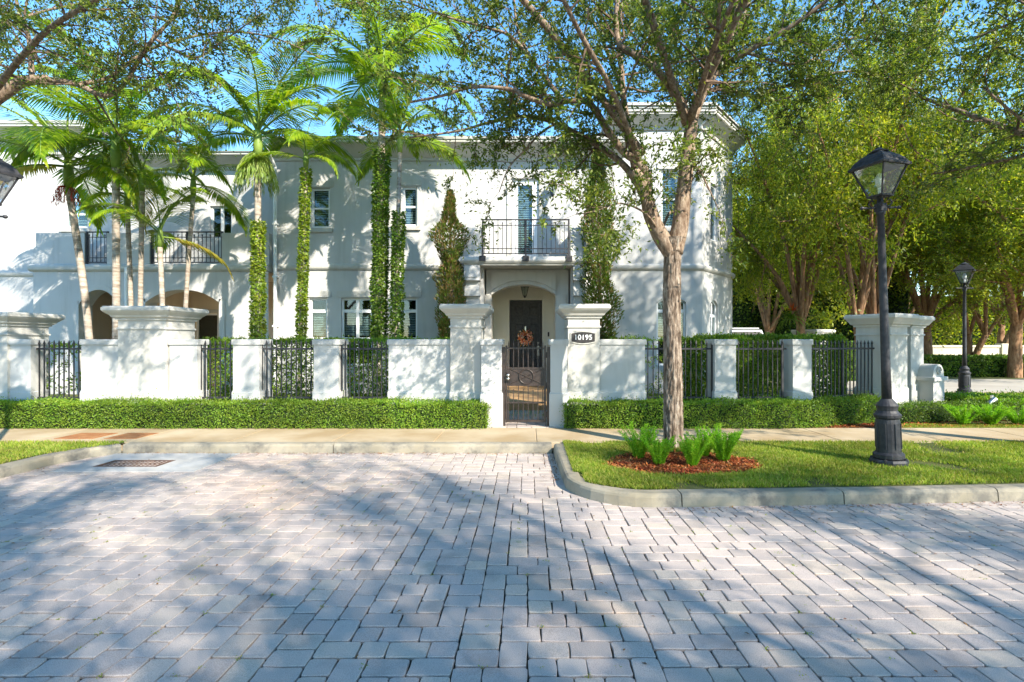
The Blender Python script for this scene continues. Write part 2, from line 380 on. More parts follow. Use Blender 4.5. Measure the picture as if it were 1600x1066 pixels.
# side street beyond the right pillars
b = MB(); b.poly([(7.5,15.5,.112),(60,13.5,.112),(60,21,.112),(9.5,20.5,.112)]); struct(b.build('side_street', M['road']))
b = MB(); b.poly([(8.2,14.7,.116),(60,13.0,.116),(60,14.0,.116),(8.4,15.5,.116)]); struct(b.build('side_path', M['concrete']))
# rusty covers on the sidewalk
for k, (xa, xb, lab) in enumerate([(PX(100,8.1), PX(160,8.1), 'rusty brown utility cover set in the sidewalk, the left one nearer the frame edge'), (PX(172,8.05), PX(222,8.05), 'bright orange rusted utility cover set in the sidewalk, right one of the two')]):
    b = MB(); b.cham(xa, xb, 7.92, 8.42, .10, .128, .003)
    for q in range(2): b.box(xa+.08+q*(xb-xa-.2), xa+.12+q*(xb-xa-.2), 8.15, 8.18, .12, .131)
    o = b.build('utility_cover', M['rust']); tag(o, lab, 'utility cover', 'covers in the sidewalk'); origin(o, ((xa+xb)/2, 8.17, .12))
# drain
dx0, dx1, dy0, dy1 = PX(172,6.9), PX(262,6.9), 6.68, 6.99
t = thing('storm_drain', ((dx0+dx1)/2, 6.9, 0), 'rusty iron storm drain grate framed by a pale concrete apron in the paving', 'drain')
b = MB(); X0, X1, Y0, Y1 = dx0-.35, dx1+.65, 6.42, 7.45
for a in ((X0,dx0-.03,Y0,Y1),(dx1+.03,X1,Y0,Y1),(dx0-.03,dx1+.03,Y0,dy0-.03),(dx0-.03,dx1+.03,dy1+.03,Y1)): b.box(a[0],a[1],a[2],a[3],-.04,.006)
local(b.build('apron', M['apron']), t)
b = MB(); b.box(dx0-.028,dx1+.028,dy0-.028,dy0,-.04,.008); b.box(dx0-.028,dx1+.028,dy1,dy1+.028,-.04,.008); b.box(dx0-.028,dx0,dy0,dy1,-.04,.008); b.box(dx1,dx1+.028,dy0,dy1,-.04,.008)
n = 13
for k in range(n):
    xx = dx0+(k+.5)*(dx1-dx0)/n; b.box(xx-.012, xx+.012, dy0, dy1, -.03, .004)
b.box(dx0,dx1,(dy0+dy1)/2-.012,(dy0+dy1)/2+.012,-.032,.002)
local(b.build('grate', M['grate']), t)
b = MB(); b.box(dx0,dx1,dy0,dy1,-.05,-.035); local(b.build('drain_well', M['dark']), t)

# ================= LAWNS, MULCH, FERNS =================
def island_front(x): 
    if x < 1.19: return 5.86-.82*math.sqrt(max(0, 1-((1.19-min(x,1.19))/.80)**2))
    return 5.04+.062*(x-1.2)
b = MB(); vs = [(.50,7.66,.118),(.50,6.1,.118)]
for k in range(1, 9):
    a = pi - k*pi/2/8; vs.append((1.19+.68*cos(a), 5.86-.70*sin(a), .118))
vs += [(3,5.26,.118),(5,5.4,.118),(9,5.65,.118),(16,6.05,.118),(16,7.66,.118)]
b.poly(vs[::-1]); struct(b.build('island_lawn_soil', M['lawn']))
b = MB(); b.poly([(-12,-4,.118),(-6.45,-4,.118),(-6.3,5.5,.118),(-6.2,7.3,.118),(-5.85,7.64,.118),(-12,7.66,.118)]); struct(b.build('left_lawn_soil', M['lawn']))
bedc, bedr = (1.86, 6.33), (.90, .56)
def inbed(x, y): return ((x-bedc[0])/bedr[0])**2 + ((y-bedc[1])/bedr[1])**2 + .25*noise.noise(Vector((x*3, y*3, 0)))
b = MB(); cc = [bedc[0]+bedr[0]*.97*cos(2*pi*k/40)*(1+.06*sin(k*1.7)) for k in range(40)]
b.poly([(cc[k], bedc[1]+bedr[1]*.97*sin(2*pi*k/40)*(1+.06*sin(k*2.3)), .124) for k in range(40)])
struct(b.build('mulch_bed_soil', M['soil']))
def chips(name, pts, z, label):
    p = np.array([(x, y, z+random.uniform(0,.02)) for x, y in pts]); n = len(p)
    d = runit(n); d[:, 2] *= .35; L = Leaves(); L.add(p, d, np.array([[0,0,1.]])+.6*runit(n), rng.uniform(.02,.06,n), rng.uniform(.008,.02,n), .05, .5)
    return tag(L.mesh(name, M['chip']), label, 'mulch', None, 'stuff')
pts = []
while len(pts) < 11000:
    x, y = random.uniform(.8,3.7), random.uniform(5.6,7.1)
    if inbed(x, y) < 1.02 + random.gauss(0,.06): pts.append((x, y))
chips('mulch', pts, .124, 'red bark mulch around the foot of the big tree')
def grass(name, gen, n, label, z=.118, hmin=.025, hmax=.06, mt='grass'):
    ps = []
    while len(ps) < n:
        q = gen()
        if q: ps.append((q[0], q[1], z))
    p = np.array(ps); k = len(p); d = np.array([[0,0,1.]]) + .75*runit(k); d[:, 2] = np.abs(d[:, 2])+.15
    L = Leaves(); L.add(p, d, runit(k), rng.uniform(hmin, hmax, k), rng.uniform(.006, .011, k), .1, .4)
    return tag(L.mesh(name, M[mt]), label, 'grass', None, 'stuff')
def g1():
    x = .52 + 10.5*random.random()**1.35; y = random.uniform(5.1, 7.68)
    if y < island_front(x)+.185 or (x < .60 and y < 5.9): return None
    if inbed(x, y) < 1.0+random.gauss(0,.07): return None
    if noise.noise(Vector((x*1.5, y*1.5, 3))) < random.gauss(-.33, .12): return None
    return x, y
grass('island_grass', g1, 120000, 'short patchy lawn on the kerbed island under the big tree')
def g2():
    x = random.uniform(-9.5, -5.86); y = random.uniform(2.5, 7.68)
    lim = -6.33 if y < 6.8 else -6.33+(y-6.8)*.62
    return (x, y) if x < lim else None
grass('lawn_grass', g2, 60000, 'short green lawn at the left kerb')
# joint weeds and fallen leaves
ps = []
for k in range(320):
    cx, cy = random.uniform(-4.5, 4.5), .9+5*random.random()**1.3; cx = -9.2+round((cx+9.2)/.073)*.073; cy = .9+round((cy-.9)/.073)*.073
    for q in range(14): ps.append((cx+random.gauss(0,.012), cy+random.gauss(0,.012), -.004))
p = np.array(ps); d = runit(len(p)); d[:, 2] = abs(d[:, 2])+.4
L = Leaves(); L.add(p, d, runit(len(p)), rng.uniform(.006,.016,len(p)), .005); tag(L.mesh('joint_weeds', M['grass']), 'tiny green weeds growing in the paver joints', 'weeds', None, 'stuff')
p = np.array([(x, y, .008) for x, y in [(random.uniform(-7,7), 1.2+6*random.random()) for _ in range(260)] if not (x > .2 and y > 4.9) and x > -6])
d = runit(len(p)); d[:, 2] *= .2
L = Leaves(); L.add(p, d, np.array([[0,0,1.]])+.3*runit(len(p)), rng.uniform(.015,.04,len(p)), rng.uniform(.01,.018,len(p)), .1); tag(L.mesh('fallen_leaves', M['deadleaf']), 'scattered small brown fallen leaves on the paving', 'leaf litter', None, 'stuff')

P_ = []
for k in range(1500):
    u = random.random()
    if u < .4: x = random.uniform(-5.7, .3); y = 7.49-abs(random.expovariate(18))
    elif u < .8: x = random.uniform(1.3, 9); y = 5.0+.062*(x-1.2)-abs(random.expovariate(16))
    elif u < .92: x = .35-abs(random.expovariate(20)); y = random.uniform(6, 7.4)
    else: x = -6.12+abs(random.expovariate(14)); y = random.uniform(2.5, 6.8)
    P_.append((x, y, .004))
p = np.array(P_); d = runit(len(p)); d[:, 2] *= .2
L = Leaves(); L.add(p, d, np.array([[0,0,1.]])+.4*runit(len(p)), rng.uniform(.01,.035,len(p)), rng.uniform(.006,.014,len(p)), .1); tag(L.mesh('kerb_litter', M['deadleaf']), 'brown leaf bits and grit gathered at the foot of the kerbs', 'leaf litter', None, 'stuff')
def fern_mesh(seed, n=26, H=.42, spread=.55):
    rr = random.Random(seed); L = Leaves(); core = MB()
    for k in range(n):
        az = rr.uniform(0, 2*pi); lean = rr.uniform(.1, 1)*spread; h = H*rr.uniform(.7, 1.1)
        out = Vector((cos(az), sin(az), 0)); pts = []
        for i in range(9):
            tt = i/8; pts.append(out*(.04+lean*h*tt**1.4)+Vector((0,0,h*(tt-.18*lean*tt*tt))))
        core.tube(pts, [.004]*9, 4)
        P_, D_ = [], []
        for i in range(150):
            tt = rr.uniform(.08, 1); f = tt*8; i0 = min(7, int(f)); q = pts[i0].lerp(pts[i0+1], f-i0); ax = (pts[i0+1]-pts[i0]).normalized()
            a2 = rr.uniform(0, 2*pi); u = ax.orthogonal().normalized(); v = ax.cross(u)
            P_.append(q[:]); D_.append((u*cos(a2)+v*sin(a2)+ax*.7)[:])
        m = len(P_); L.add(P_, D_, runit(m), np.array([.035]*m)*rng.uniform(.7,1.2,m), .007)
    return L.mesh('foxtail_fern', [M['leaf_fern'], M['leaf_fern']], core)
ferns = [fern_mesh(s, n, H) for s, n, H in ((1, 30, .44), (2, 24, .38), (3, 26, .42))]
fl = [(998,718,0,1.0,'bright green foxtail fern leftmost in the mulch under the big tree'),(1030,728,1,1.0,'bright green foxtail fern left of the big tree trunk'),
      (1082,730,2,.92,'bright green foxtail fern just right of the trunk, nearest the mulch edge'),(1100,715,0,.85,'green foxtail fern close behind the right side of the trunk'),
      (1130,722,1,1.15,'bright green foxtail fern rightmost in the mulch under the big tree'),
      (1505,664,2,1.0,'bright green spreading fern left of the others beside the low hedge at right'),(1548,664,0,.9,'bright green fern in the middle of the right roadside bed'),(1592,664,1,1.05,'bright green fern at the right edge of the photo beside the sidewalk'),
      (1572,652,0,1.0,'green fern at the back of the right roadside bed near the garden spotlight')]
used = set()
for px, py, k, sc, lab in fl:
    o = ferns[k] if k not in used else ferns[k].copy()
    if k in used: C.objects.link(o)
    used.add(k)
    Y = F*1.48/(py-VY); o.location = (PX(px, Y), Y, .12); o.scale = (sc,)*3; o.rotation_euler.z = random.uniform(0, 6)
    if px > 1400: o.scale = (1.35, 1.35, .85)
    tag(o, lab, 'fern', 'foxtail ferns in the planting beds')

# ================= HEDGES =================
def hedge(path, wd, h, z0, dens, name, label, mt='leaf_hedge', lsz=.03, gaps=0, group=None, cat='hedge', core=True):
    """clipped hedge following a path (front edge)"""
    L = Leaves(); cb = MB()
    for (a, c) in zip(path, path[1:]):
        a = Vector((*a, 0)); c = Vector((*c, 0)); t = (c-a); ln = t.length; t.normalize(); nn = Vector((-t.y, t.x, 0))
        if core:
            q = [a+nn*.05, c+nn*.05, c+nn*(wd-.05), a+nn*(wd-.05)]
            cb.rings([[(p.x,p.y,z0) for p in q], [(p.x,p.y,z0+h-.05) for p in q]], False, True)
        n = int(dens*ln*(h+wd+h*.6)); s_ = rng.uniform(0, ln, n); u = rng.uniform(0, 2*h+wd, n)
        off = rng.exponential(.02, n)*np.where(rng.random(n)<.5, 1, -1)*.8*np.where(rng.random(n)<.03, 2.6, 1); 
        yy = np.where(u < h, 0, np.where(u < h+wd, u-h, wd)); zz = np.where(u < h, u, np.where(u < h+wd, h, 2*h+wd-u))
        nx = np.where(u < h, -1., np.where(u < h+wd, 0, 1.)); nz = np.where((u >= h) & (u < h+wd), 1., 0.)
        wob = np.array([noise.noise(Vector((float(sx)*2.2+a.x, float(y_)*4, float(z_)*4))) for sx, y_, z_ in zip(s_, yy, zz)])*.055
        yy = yy + nx*(off+wob); zz = zz + nz*(off+wob)
        keep = np.ones(n, bool)
        if gaps: 
            g = np.array([noise.noise(Vector((float(sx)*5+9, float(z_)*6, float(y_)*6+a.y))) for sx, z_, y_ in zip(s_, zz, yy)])
            keep = g > gaps
        A = np.array(a); T = np.array(t); N = np.array(nn)
        p = A + T*s_[:, None] + N*yy[:, None]; p[:, 2] = z0+np.maximum(zz, .015)
        nv = N*nx[:, None] + np.array([0,0,1.])*nz[:, None]
        p = p[keep]; nv = nv[keep]; k = len(p)
        d = runit(k) + nv*.9 + np.array([0,0,.4]); 
        L.add(p, d, nv + .5*runit(k), rng.uniform(.7,1.3,k)*lsz, lsz*rng.uniform(.45,.65,k), .1)
    for e, s in ((path[0], -1), (path[-1], 1)):
        a, c = (path[0], path[1]) if s < 0 else (path[-2], path[-1]); t = (Vector((*c,0))-Vector((*a,0))).normalized(); nn = Vector((-t.y,t.x,0))
        n = int(dens*wd*h*1.3); yy = rng.uniform(0, wd, n); zz = rng.uniform(.01, h, n)
        p = np.array([e[0],e[1],z0]) + np.array(nn)*yy[:, None] + np.array(t)*(s*rng.exponential(.02, n))[:, None]; p[:, 2] = z0+zz
        L.add(p, runit(n)+np.array(t)*s, np.array(t)*s+.5*runit(n), lsz, lsz*.55, .1)
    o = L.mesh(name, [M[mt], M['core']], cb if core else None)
    return tag(origin(o, (path[0][0], path[0][1], z0)), label, cat, group)
hedge([(-11.5,8.83),(PX(757,8.83),8.83)], .42, .42, .12, 5200, 'box_hedge', 'low clipped green hedge along the wall left of the gate', group='clipped hedges at the sidewalk')
hedge([(PX(887,8.83),8.83),(4.6,8.85),(6.55,9.55)], .42, .42, .12, 5200, 'box_hedge', 'low clipped green hedge from the gate to the lamp post, right of the gate', group='clipped hedges at the sidewalk')
hedge([(6.7,9.45),(8.2,9.7),(9.9,9.9)], .5, .28, .12, 3800, 'box_hedge', 'low dark green hedge in front of the scrolled wall end', mt='leaf_dark', group='clipped hedges at the sidewalk')
hedge([(9.0,9.95),(13,10.1),(17,10.3)], 1.6, .3, .12, 2600, 'ground_cover', 'low green ground cover behind the ferns at right', mt='leaf_hedge', lsz=.045)
ps = [(random.gauss(PX(1345,9.1), .5), random.uniform(8.95, 9.4)) for _ in range(3500)]
chips('mulch', [(x, y) for x, y in ps if x > 3.4], .115, 'red mulch strip between the right hedge and the sidewalk')
ps = [(random.uniform(6.8, 12), 8.95+abs(random.gauss(.3, .2))) for _ in range(5000)]
chips('mulch', ps, .112, 'brown mulch under the ferns beside the sidewalk at right')
grass('verge_grass', lambda: (random.uniform(6.2, 8.6), random.uniform(8.93, 9.35)), 9000, 'yellow green grass patch behind the sidewalk at right', z=.105, hmax=.05)
grass('yard_grass', lambda: (random.uniform(-12, 8), random.uniform(10.2, 14)), 30000, 'garden lawn inside the wall', z=.10, hmin=.04, hmax=.09)
# taller planting inside the wall, seen through the fence panels
hedge([(PX(40,9.8),9.8),(PX(128,9.8),9.8)], .5, 1.38, .12, 900, 'garden_shrub', 'loose leafy shrub behind the leftmost fence panel', 'leaf_hedge', .055, .02, 'shrubs inside the garden wall', 'shrub', False)
hedge([(PX(300,9.85),9.85),(PX(372,9.85),9.85)], .45, .55, .12, 800, 'garden_shrub', 'low leafy shrub behind the narrow fence panel right of the left pillar', 'leaf_hedge', .05, -.2, 'shrubs inside the garden wall', 'shrub', False)
hedge([(PX(300,10.6),10.6),(PX(705,10.6),10.6)], .7, 1.47, .12, 1500, 'garden_hedge', 'loose green garden hedge showing over and through the left fences', 'leaf_hedge', .055, .0, 'hedges inside the garden wall', 'hedge', False)
hedge([(PX(960,10.0),10.0),(PX(1112,10.0),10.0)], .6, 1.50, .12, 1500, 'garden_hedge', 'thin see-through garden hedge behind the fence beside the tree trunk', 'leaf_hedge', .045, .03, 'hedges inside the garden wall', 'hedge', False)
hedge([(PX(1100,10.1),10.1),(PX(1300,10.5),10.5),(7.0,11.6)], .8, 1.53, .12, 2200, 'garden_hedge', 'dense tall garden hedge behind the two rightmost fence panels', 'leaf_hedge', .06, -.35, 'hedges inside the garden wall', 'hedge', False)

# ================= GARDEN WALL, PIERS, PILLARS =================
WY = 9.3
def wx(px): return PX(px, WY)
def pier(x0, x1, name, label, group, cat, y0=WY, dep=.44, M_=None, ztop=1.63):
    b = MB(); b.M = M_
    b.cham(x0-.02, x1+.02, y0-.022, y0+dep+.022, .1, .70, .01)
    b.box(x0, x1, y0, y0+dep, .69, ztop-.09)
    b.box(x0-.008, x1+.008, y0-.008, y0+dep+.008, .695, .72)
    b.cham(x0-.022, x1+.022, y0-.024, y0+dep+.024, ztop-.095, ztop, .008)
    o = b.build(name, M['stucco']); c = Vector(((x0+x1)/2, y0+dep/2, .1)); c = M_ @ c if M_ else c
    return tag(origin(o, c), label, cat, group)
G_ = 'piers and wall lengths of the garden wall'
pier(wx(-260), wx(48), 'garden_wall', 'white garden wall length at the left edge of the photo', G_, 'wall', dep=.3)
pier(wx(127), wx(187)-.03, 'garden_wall', 'white garden wall length left of the capped pillar by the palms', G_, 'wall', dep=.3)
pier(wx(262)+.03, wx(308), 'garden_wall', 'white garden wall length right of the capped pillar by the palms', G_, 'wall', dep=.3)
pier(wx(364), wx(405), 'garden_pier', 'white fence pier, first one right of the palm-side pillar', G_, 'pier')
pier(wx(490), wx(529), 'garden_pier', 'white fence pier between the two wider fence panels left of the gate', G_, 'pier')
pier(wx(607), wx(705)-.02, 'garden_wall', 'white garden wall length with dappled shade left of the gate pillar', G_, 'wall', dep=.3)
pier(wx(936)+.02, wx(1008), 'garden_wall', 'white garden wall length right of the house number pillar', G_, 'wall', dep=.3)
pier(wx(1117), wx(1150), 'garden_pier', 'white fence pier right of the big tree trunk', G_, 'pier')
pier(wx(1239), wx(1268), 'garden_pier', 'white fence pier farther right, where the fence turns back', G_, 'pier')
pier(wx(752)+.02, PX(784,9.05), 'gate_wing_wall', 'short white wall stub holding the gate, left of it', G_, 'wall', y0=9.05, dep=.55)
pier(PX(860,9.05), wx(887)-.02, 'gate_wing_wall', 'short white wall stub holding the gate, right of it', G_, 'wall', y0=9.05, dep=.55)
def pillar(x0, x1, y0, dep, ztop, label, M_=None, zneck=None, ov=.17):
    b = MB(); b.M = M_; s_ = ztop-.24
    b.cham(x0-.022, x1+.022, y0-.022, y0+dep+.022, .1, .70, .01); b.box(x0, x1, y0, y0+dep, .69, s_+.01)
    b.box(x0-.008, x1+.008, y0-.008, y0+dep+.008, .695, .72)
    b.cham(x0-.022, x1+.022, y0-.022, y0+dep+.022, s_-.165, s_-.135, .006)
    prof = [(0,0),(.03,0),(.035,.03),(.07,.05),(.085,.08),(ov-.03,.13),(ov,.165),(ov,.215),(ov-.015,.225),(ov-.02,.24)]
    b.rings([[(x0-o, y0-o, s_+z), (x1+o, y0-o, s_+z), (x1+o, y0+dep+o, s_+z), (x0-o, y0+dep+o, s_+z)] for o, z in prof], True, True)
    o = b.build('wall_pillar', M['trim']); c = Vector(((x0+x1)/2, y0+dep/2, .1)); c = M_ @ c if M_ else c
    return tag(origin(o, c), label, 'pillar', 'capped pillars of the garden wall')
pillar(wx(187), wx(262), WY-.04, .8, PZ(478,9.1), 'tall white capped pillar in front of the slim palm trunks')
pillar(wx(-50), wx(15), WY-.04, .8, PZ(487,9.1), 'tall white capped pillar cut by the left edge of the photo')
pillar(wx(705), wx(752), WY-.1, .8, PZ(475,9.05), 'tall white capped pillar left of the gate, without a plaque')
pillar(wx(887), wx(936), WY-.1, .8, PZ(475,9.05), 'tall white capped pillar right of the gate, bearing the number plaque')
def rotM(cx, cy, a): return Matrix.Translation((cx, cy, 0)) @ Matrix.Rotation(a, 4, 'Z')
pillar(-.31, .31, -.31, .62, PZ(490,9.75), 'white capped corner pillar standing behind the black lamp post', rotM(6.86, 10.19, R(30)), ov=.15)
pillar(-.27, .27, -.27, .54, 2.12, 'white capped pillar half hidden behind the corner pillar', rotM(8.0, 11.2, R(30)), ov=.15)
pillar(-.33, .33, -.33, .66, PZ(515,17), 'distant white capped pillar showing only its cap above the hedge', rotM(PX(1278,17), 17.3, R(25)), ov=.14)
# scrolled wall end
b = MB(); b.M = rotM(8.40, 10.95, R(30)); 
b.box(-.22,.26,-.14,.26,.1,.80); b.cham(-.27,.31,-.19,.31,.78,.86,.01)
n = 14; arc = [(-.22,.86)] + [(-.22+.02 + .46*(1-cos(pi*k/n))/2, .86+.26*sin(pi*k/n)**.8) for k in range(1,n)] + [(.26,.86)]
b.rings([[(x,-.13,z) for x,z in arc],[(x,.25,z) for x,z in arc]])
sc = [(.02+.10*(1-k/40)*cos(k/40*4*pi), -.145, .98+.10*(1-k/40)*sin(k/40*4*pi)) for k in range(38)]
b.tube(sc, .012, 6)
o = b.build('scrolled_wall_end', M['trim']); tag(origin(o, (8.4,10.95,.1)), 'low white wall end with a rounded scroll top beside the back pillar', 'wall')

# fences
def fence(p0, p1, n, label, posts=(0,), ztop=1.46, zbot=.585):
    p0 = Vector((*p0, 0)); p1 = Vector((*p1, 0)); t = p1-p0; ln = t.length; ang = math.atan2(t.y, t.x)
    root = thing('iron_fence', (p0.x, p0.y, .1), label, 'fence', 'black iron fence panels between the piers', ang)
    for z in (ztop, zbot):
        b = MB(); b.cham(-.03, ln+.03, -.018, .018, z-.1-.016, z-.1+.016, .003); put(b.build('rail', M['iron']), root)
    pk = None
    for k in range(n):
        if k in posts: continue
        if pk is None:
            b = MB(); b.box(-.0085,.0085,-.0085,.0085,.47,1.44); b.rings([[(-.0085,-.0085,1.44),(.0085,-.0085,1.44),(.0085,.0085,1.44),(-.0085,.0085,1.44)],[(-.014,-.014,1.455),(.014,-.014,1.455),(.014,.014,1.455),(-.014,.014,1.455)],[(-.001,-.001,1.52),(.001,-.001,1.52),(.001,.001,1.52),(-.001,.001,1.52)]])
            o = put(b.build('picket', M['iron']), root); pk = o
        else: o = pk.copy(); C.objects.link(o); o.parent = root
        o.location = ((k+.5)*ln/n, 0, 0)
    for k in posts:
        b = MB(); x = (k+.5)*ln/n; b.cham(x-.02,x+.02,-.02,.02,0,1.46,.003); b.lathe((x,0,1.46),[(.012,0),(.022,.02),(.012,.045),(.003,.08)],8); put(b.build('post', M['iron']), root)
    return root
fy = 9.42
fence((PX(50,fy),fy),(PX(127,fy),fy), 10, 'black iron fence panel at far left of the garden wall')
fence((PX(309,fy),fy),(PX(364,fy),fy), 7, 'narrow black iron fence panel right of the palm-side pillar')
fence((PX(405,fy),fy),(PX(490,fy),fy), 11, 'black iron fence panel in front of the bright ivy palm trunk')
fence((PX(529,fy),fy),(PX(607,fy),fy), 11, 'black iron fence panel left of the dappled wall length')
fence((PX(1008,fy),fy),(PX(1117,fy),fy), 13, 'black iron fence panel behind the big tree trunk', (12,))
fence((PX(1150,fy),fy),(PX(1226,fy),fy), 10, 'black iron fence panel between the two right piers', (9,))
fence((5.08,9.47),(6.60,10.02), 17, 'black iron fence panel angled back to the corner pillar', (8,))

# gate
GY = 9.12; gx0, gx1 = PX(784,GY), PX(860,GY)
g = thing('garden_gate', (gx0, GY, .12), 'dark bronze iron gate with a ring and cross panel between the pillars', 'gate')
def gz(py): return PZ(py, GY)-.12
def gX(px): return PX(px, GY)-gx0
for a, c in ((784,789.5),(854.5,860)):
    b = MB(); b.cham(gX(a), gX(c), -.03, .03, 0, gz(542), .004); put(b.build('gate_post', M['bronze']), g)
b = MB(); fx0, fx1 = gX(791), gX(852)
for z0, z1, t_ in ((543,545.5,.012),(574,577,.012),(601,603,.014),(628,630.5,.014),(656,659.5,.02)): b.cham(fx0, fx1, -t_, t_, gz(z1), gz(z0), .002)
b.cham(fx0-.012, fx0+.022, -.018,.018, gz(660), gz(540), .003); b.cham(fx1-.022, fx1+.012, -.018,.018, gz(660), gz(540), .003)
put(b.build('gate_frame', M['bronze']), g)
b = MB(); b.box(fx0+.022, fx1-.022, -.004, .004, gz(602), gz(576)); put(b.build('panel_plate', M['bronze']), g)
cx, cz = (fx0+fx1)/2+.01, gz(588.5)
b = MB(); b.tube([(cx+.125*cos(2*pi*k/32), -.014, cz+.125*sin(2*pi*k/32)) for k in range(33)], .011, 6, False); put(b.build('ring', M['bronze'], None, True), g)
b = MB()
for s in (-1, 1): b.tube([(cx-.27*s, -.01, cz-.125), (cx+.27*s, -.01, cz+.125)], .007, 6)
for x in (cx-.28, cx+.28): b.box(x-.006, x+.006, -.012, .0, gz(602), gz(576))
put(b.build('cross_bars', M['bronze']), g)
for k in range(8):
    x = fx0 + (k+.5)*(fx1-fx0)/8
    b = MB(); b.box(x-.008,x+.008,-.008,.008,gz(575),gz(537)); b.rings([[(x-.008,-.008,gz(537)),(x+.008,-.008,gz(537)),(x+.008,.008,gz(537)),(x-.008,.008,gz(537))],[(x-.001,-.001,gz(532)),(x+.001,-.001,gz(532)),(x+.001,.001,gz(532)),(x-.001,.001,gz(532))]])
    put(b.build('picket', M['bronze']), g)
    b = MB(); b.box(x-.007,x+.007,-.007,.007,gz(657),gz(608 if k%2 else 602)); put(b.build('picket', M['bronze']), g)
h = MB(); h.cham(fx0+.01, fx0+.06, -.045, .03, gz(596), gz(582), .004); hh = put(h.build('lock_box', M['bronze']), g)
h = MB(); h.lathe((0,0,0),[(.008,0),(.026,.012),(.03,.03),(.02,.05),(.004,.055)],12); 
for z_ in (gz(586), gz(591.5)):
    o = h.build('knob', M['steel'], None, True); o.data.transform(Matrix.Translation((fx0+.035,-.045,z_)) @ Matrix.Rotation(R(90),4,'X')); put(o, hh)
for z_ in (555, 602, 648):
    h = MB(); h.lathe((fx1+.02,0,gz(z_)),[(.014,-.05),(.014,.05)],8); put(h.build('hinge', M['bronze']), g)
# gateway threshold paving and porch walk
pavers(-.62, .52, 8.95, 11.2, u=.085, z=.128, name='garden_walk', seed=9)
b = MB(); b.box(-.75,.6,11.2,17,.1,.30); b.box(-.72,.57,11.15,11.21,.1,.285)
struct(b.build('porch_floor', M['terracotta']))

# address plaque
pY = WY-.1; pc = Vector((PX(911,pY), pY, PZ(527.5,pY)))
t = thing('number_plaque', pc, 'small dark oval-sided house number plaque reading 10195 on the right gate pillar', 'plaque')
def plq(wd, hh, bulge, y0, y1):
    top = [(-wd, hh)] + [(-wd+2*wd*k/12, hh+bulge*sin(pi*k/12)) for k in range(1,12)] + [(wd, hh)]
    o = top + [(x, -z) for x, z in top[::-1]]
    b = MB(); b.rings([[(x,y1,z) for x,z in o],[(x,y0,z) for x,z in o]]); return b
put(plq(.222,.085,.034,-.018,.0).build('plaque_border', M['trim']), t)
put(plq(.204,.068,.03,-.024,-.002).build('plaque_plate', M['plaque']), t)
cu = bpy.data.curves.new('digits', 'FONT'); cu.body = '10195'; cu.size = .122; cu.align_x = 'CENTER'; cu.align_y = 'CENTER'; cu.extrude = .003; cu.offset = .002; cu.space_character = 1.06
to = bpy.data.objects.new('digits', cu); C.objects.link(to); bpy.context.view_layer.update()
me = bpy.data.meshes.new_from_object(to.evaluated_get(bpy.context.evaluated_depsgraph_get())); bpy.data.objects.remove(to)
me.materials.clear(); me.materials.append(M['white']); me.transform(Matrix.Translation((0,-.027,0)) @ Matrix.Rotation(R(90),4,'X'))
o = bpy.data.objects.new('house_number', me); C.objects.link(o); put(o, t)

# ================= HOUSES =================
HY = 15.0
def wall_sheet(b, x0, x1, z0, z1, y, ops=(), rev=.16, arch_n=12):
    """front sheet with openings (x0,x1,z0,z1,rise) and their reveals"""
    xs = sorted({x0, x1, *[o[0] for o in ops], *[o[1] for o in ops]}); zs = sorted({z0, z1, *[o[2] for o in ops], *[o[3] for o in ops]})
    for a, c in zip(xs, xs[1:]):
        for d, e in zip(zs, zs[1:]):
            mx, mz = (a+c)/2, (d+e)/2
            if any(o[0] < mx < o[1] and o[2] < mz < o[3] for o in ops): continue
            b.poly([(a,y,d),(c,y,d),(c,y,e),(a,y,e)])
    for o in ops:
        a, c, d, e, rise = o[:5]; rv = o[5] if len(o) > 5 else rev; sp = e-rise
        b.poly([(a,y,d),(a,y,sp),(a,y+rv,sp),(a,y+rv,d)]); b.poly([(c,y,sp),(c,y,d),(c,y+rv,d),(c,y+rv,sp)])
        b.poly([(a,y,d),(a,y+rv,d),(c,y+rv,d),(c,y,d)])
        if rise <= 0: b.poly([(a,y,e),(c,y,e),(c,y+rv,e),(a,y+rv,e)])
        else:
            cv = [(a+(c-a)*k/arch_n, sp+rise*(1-abs(2*k/arch_n-1)**2.3)) for k in range(arch_n+1)]
            for (xa,za),(xb,zb) in zip(cv, cv[1:]):
                b.poly([(xa,y,za),(xb,y,zb),(xb,y,e+.0001),(xa,y,e+.0001)]); b.poly([(xa,y,za),(xa,y+rv,za),(xb,y+rv,zb),(xb,y,zb)])
def band(b, x0, x1, y, z, h=.14, d=.07):
    pr = [(0,-.03),(d*.5,-.02),(d,.02),(d+.01,h*.5),(d,h-.03),(d*.4,h),(0,h+.02)]
    b.rings([[(x0,y-o,z+q) for o,q in pr],[(x1,y-o,z+q) for o,q in pr]])
def cornice(b, x0, x1, y, z, h=.42, ov=.6):
    pr = [(-.02,0),(.05,0),(.06,.07),(.12,.1),(.16,.13),(.40,.26),(ov-.06,.30),(ov,.31),(ov,.36),(ov+.03,.37),(ov+.05,h),(-.02,h)]
    b.rings([[(x0,y-o,z+q*h/.42) for o,q in pr],[(x1,y-o,z+q*h/.42) for o,q in pr]])
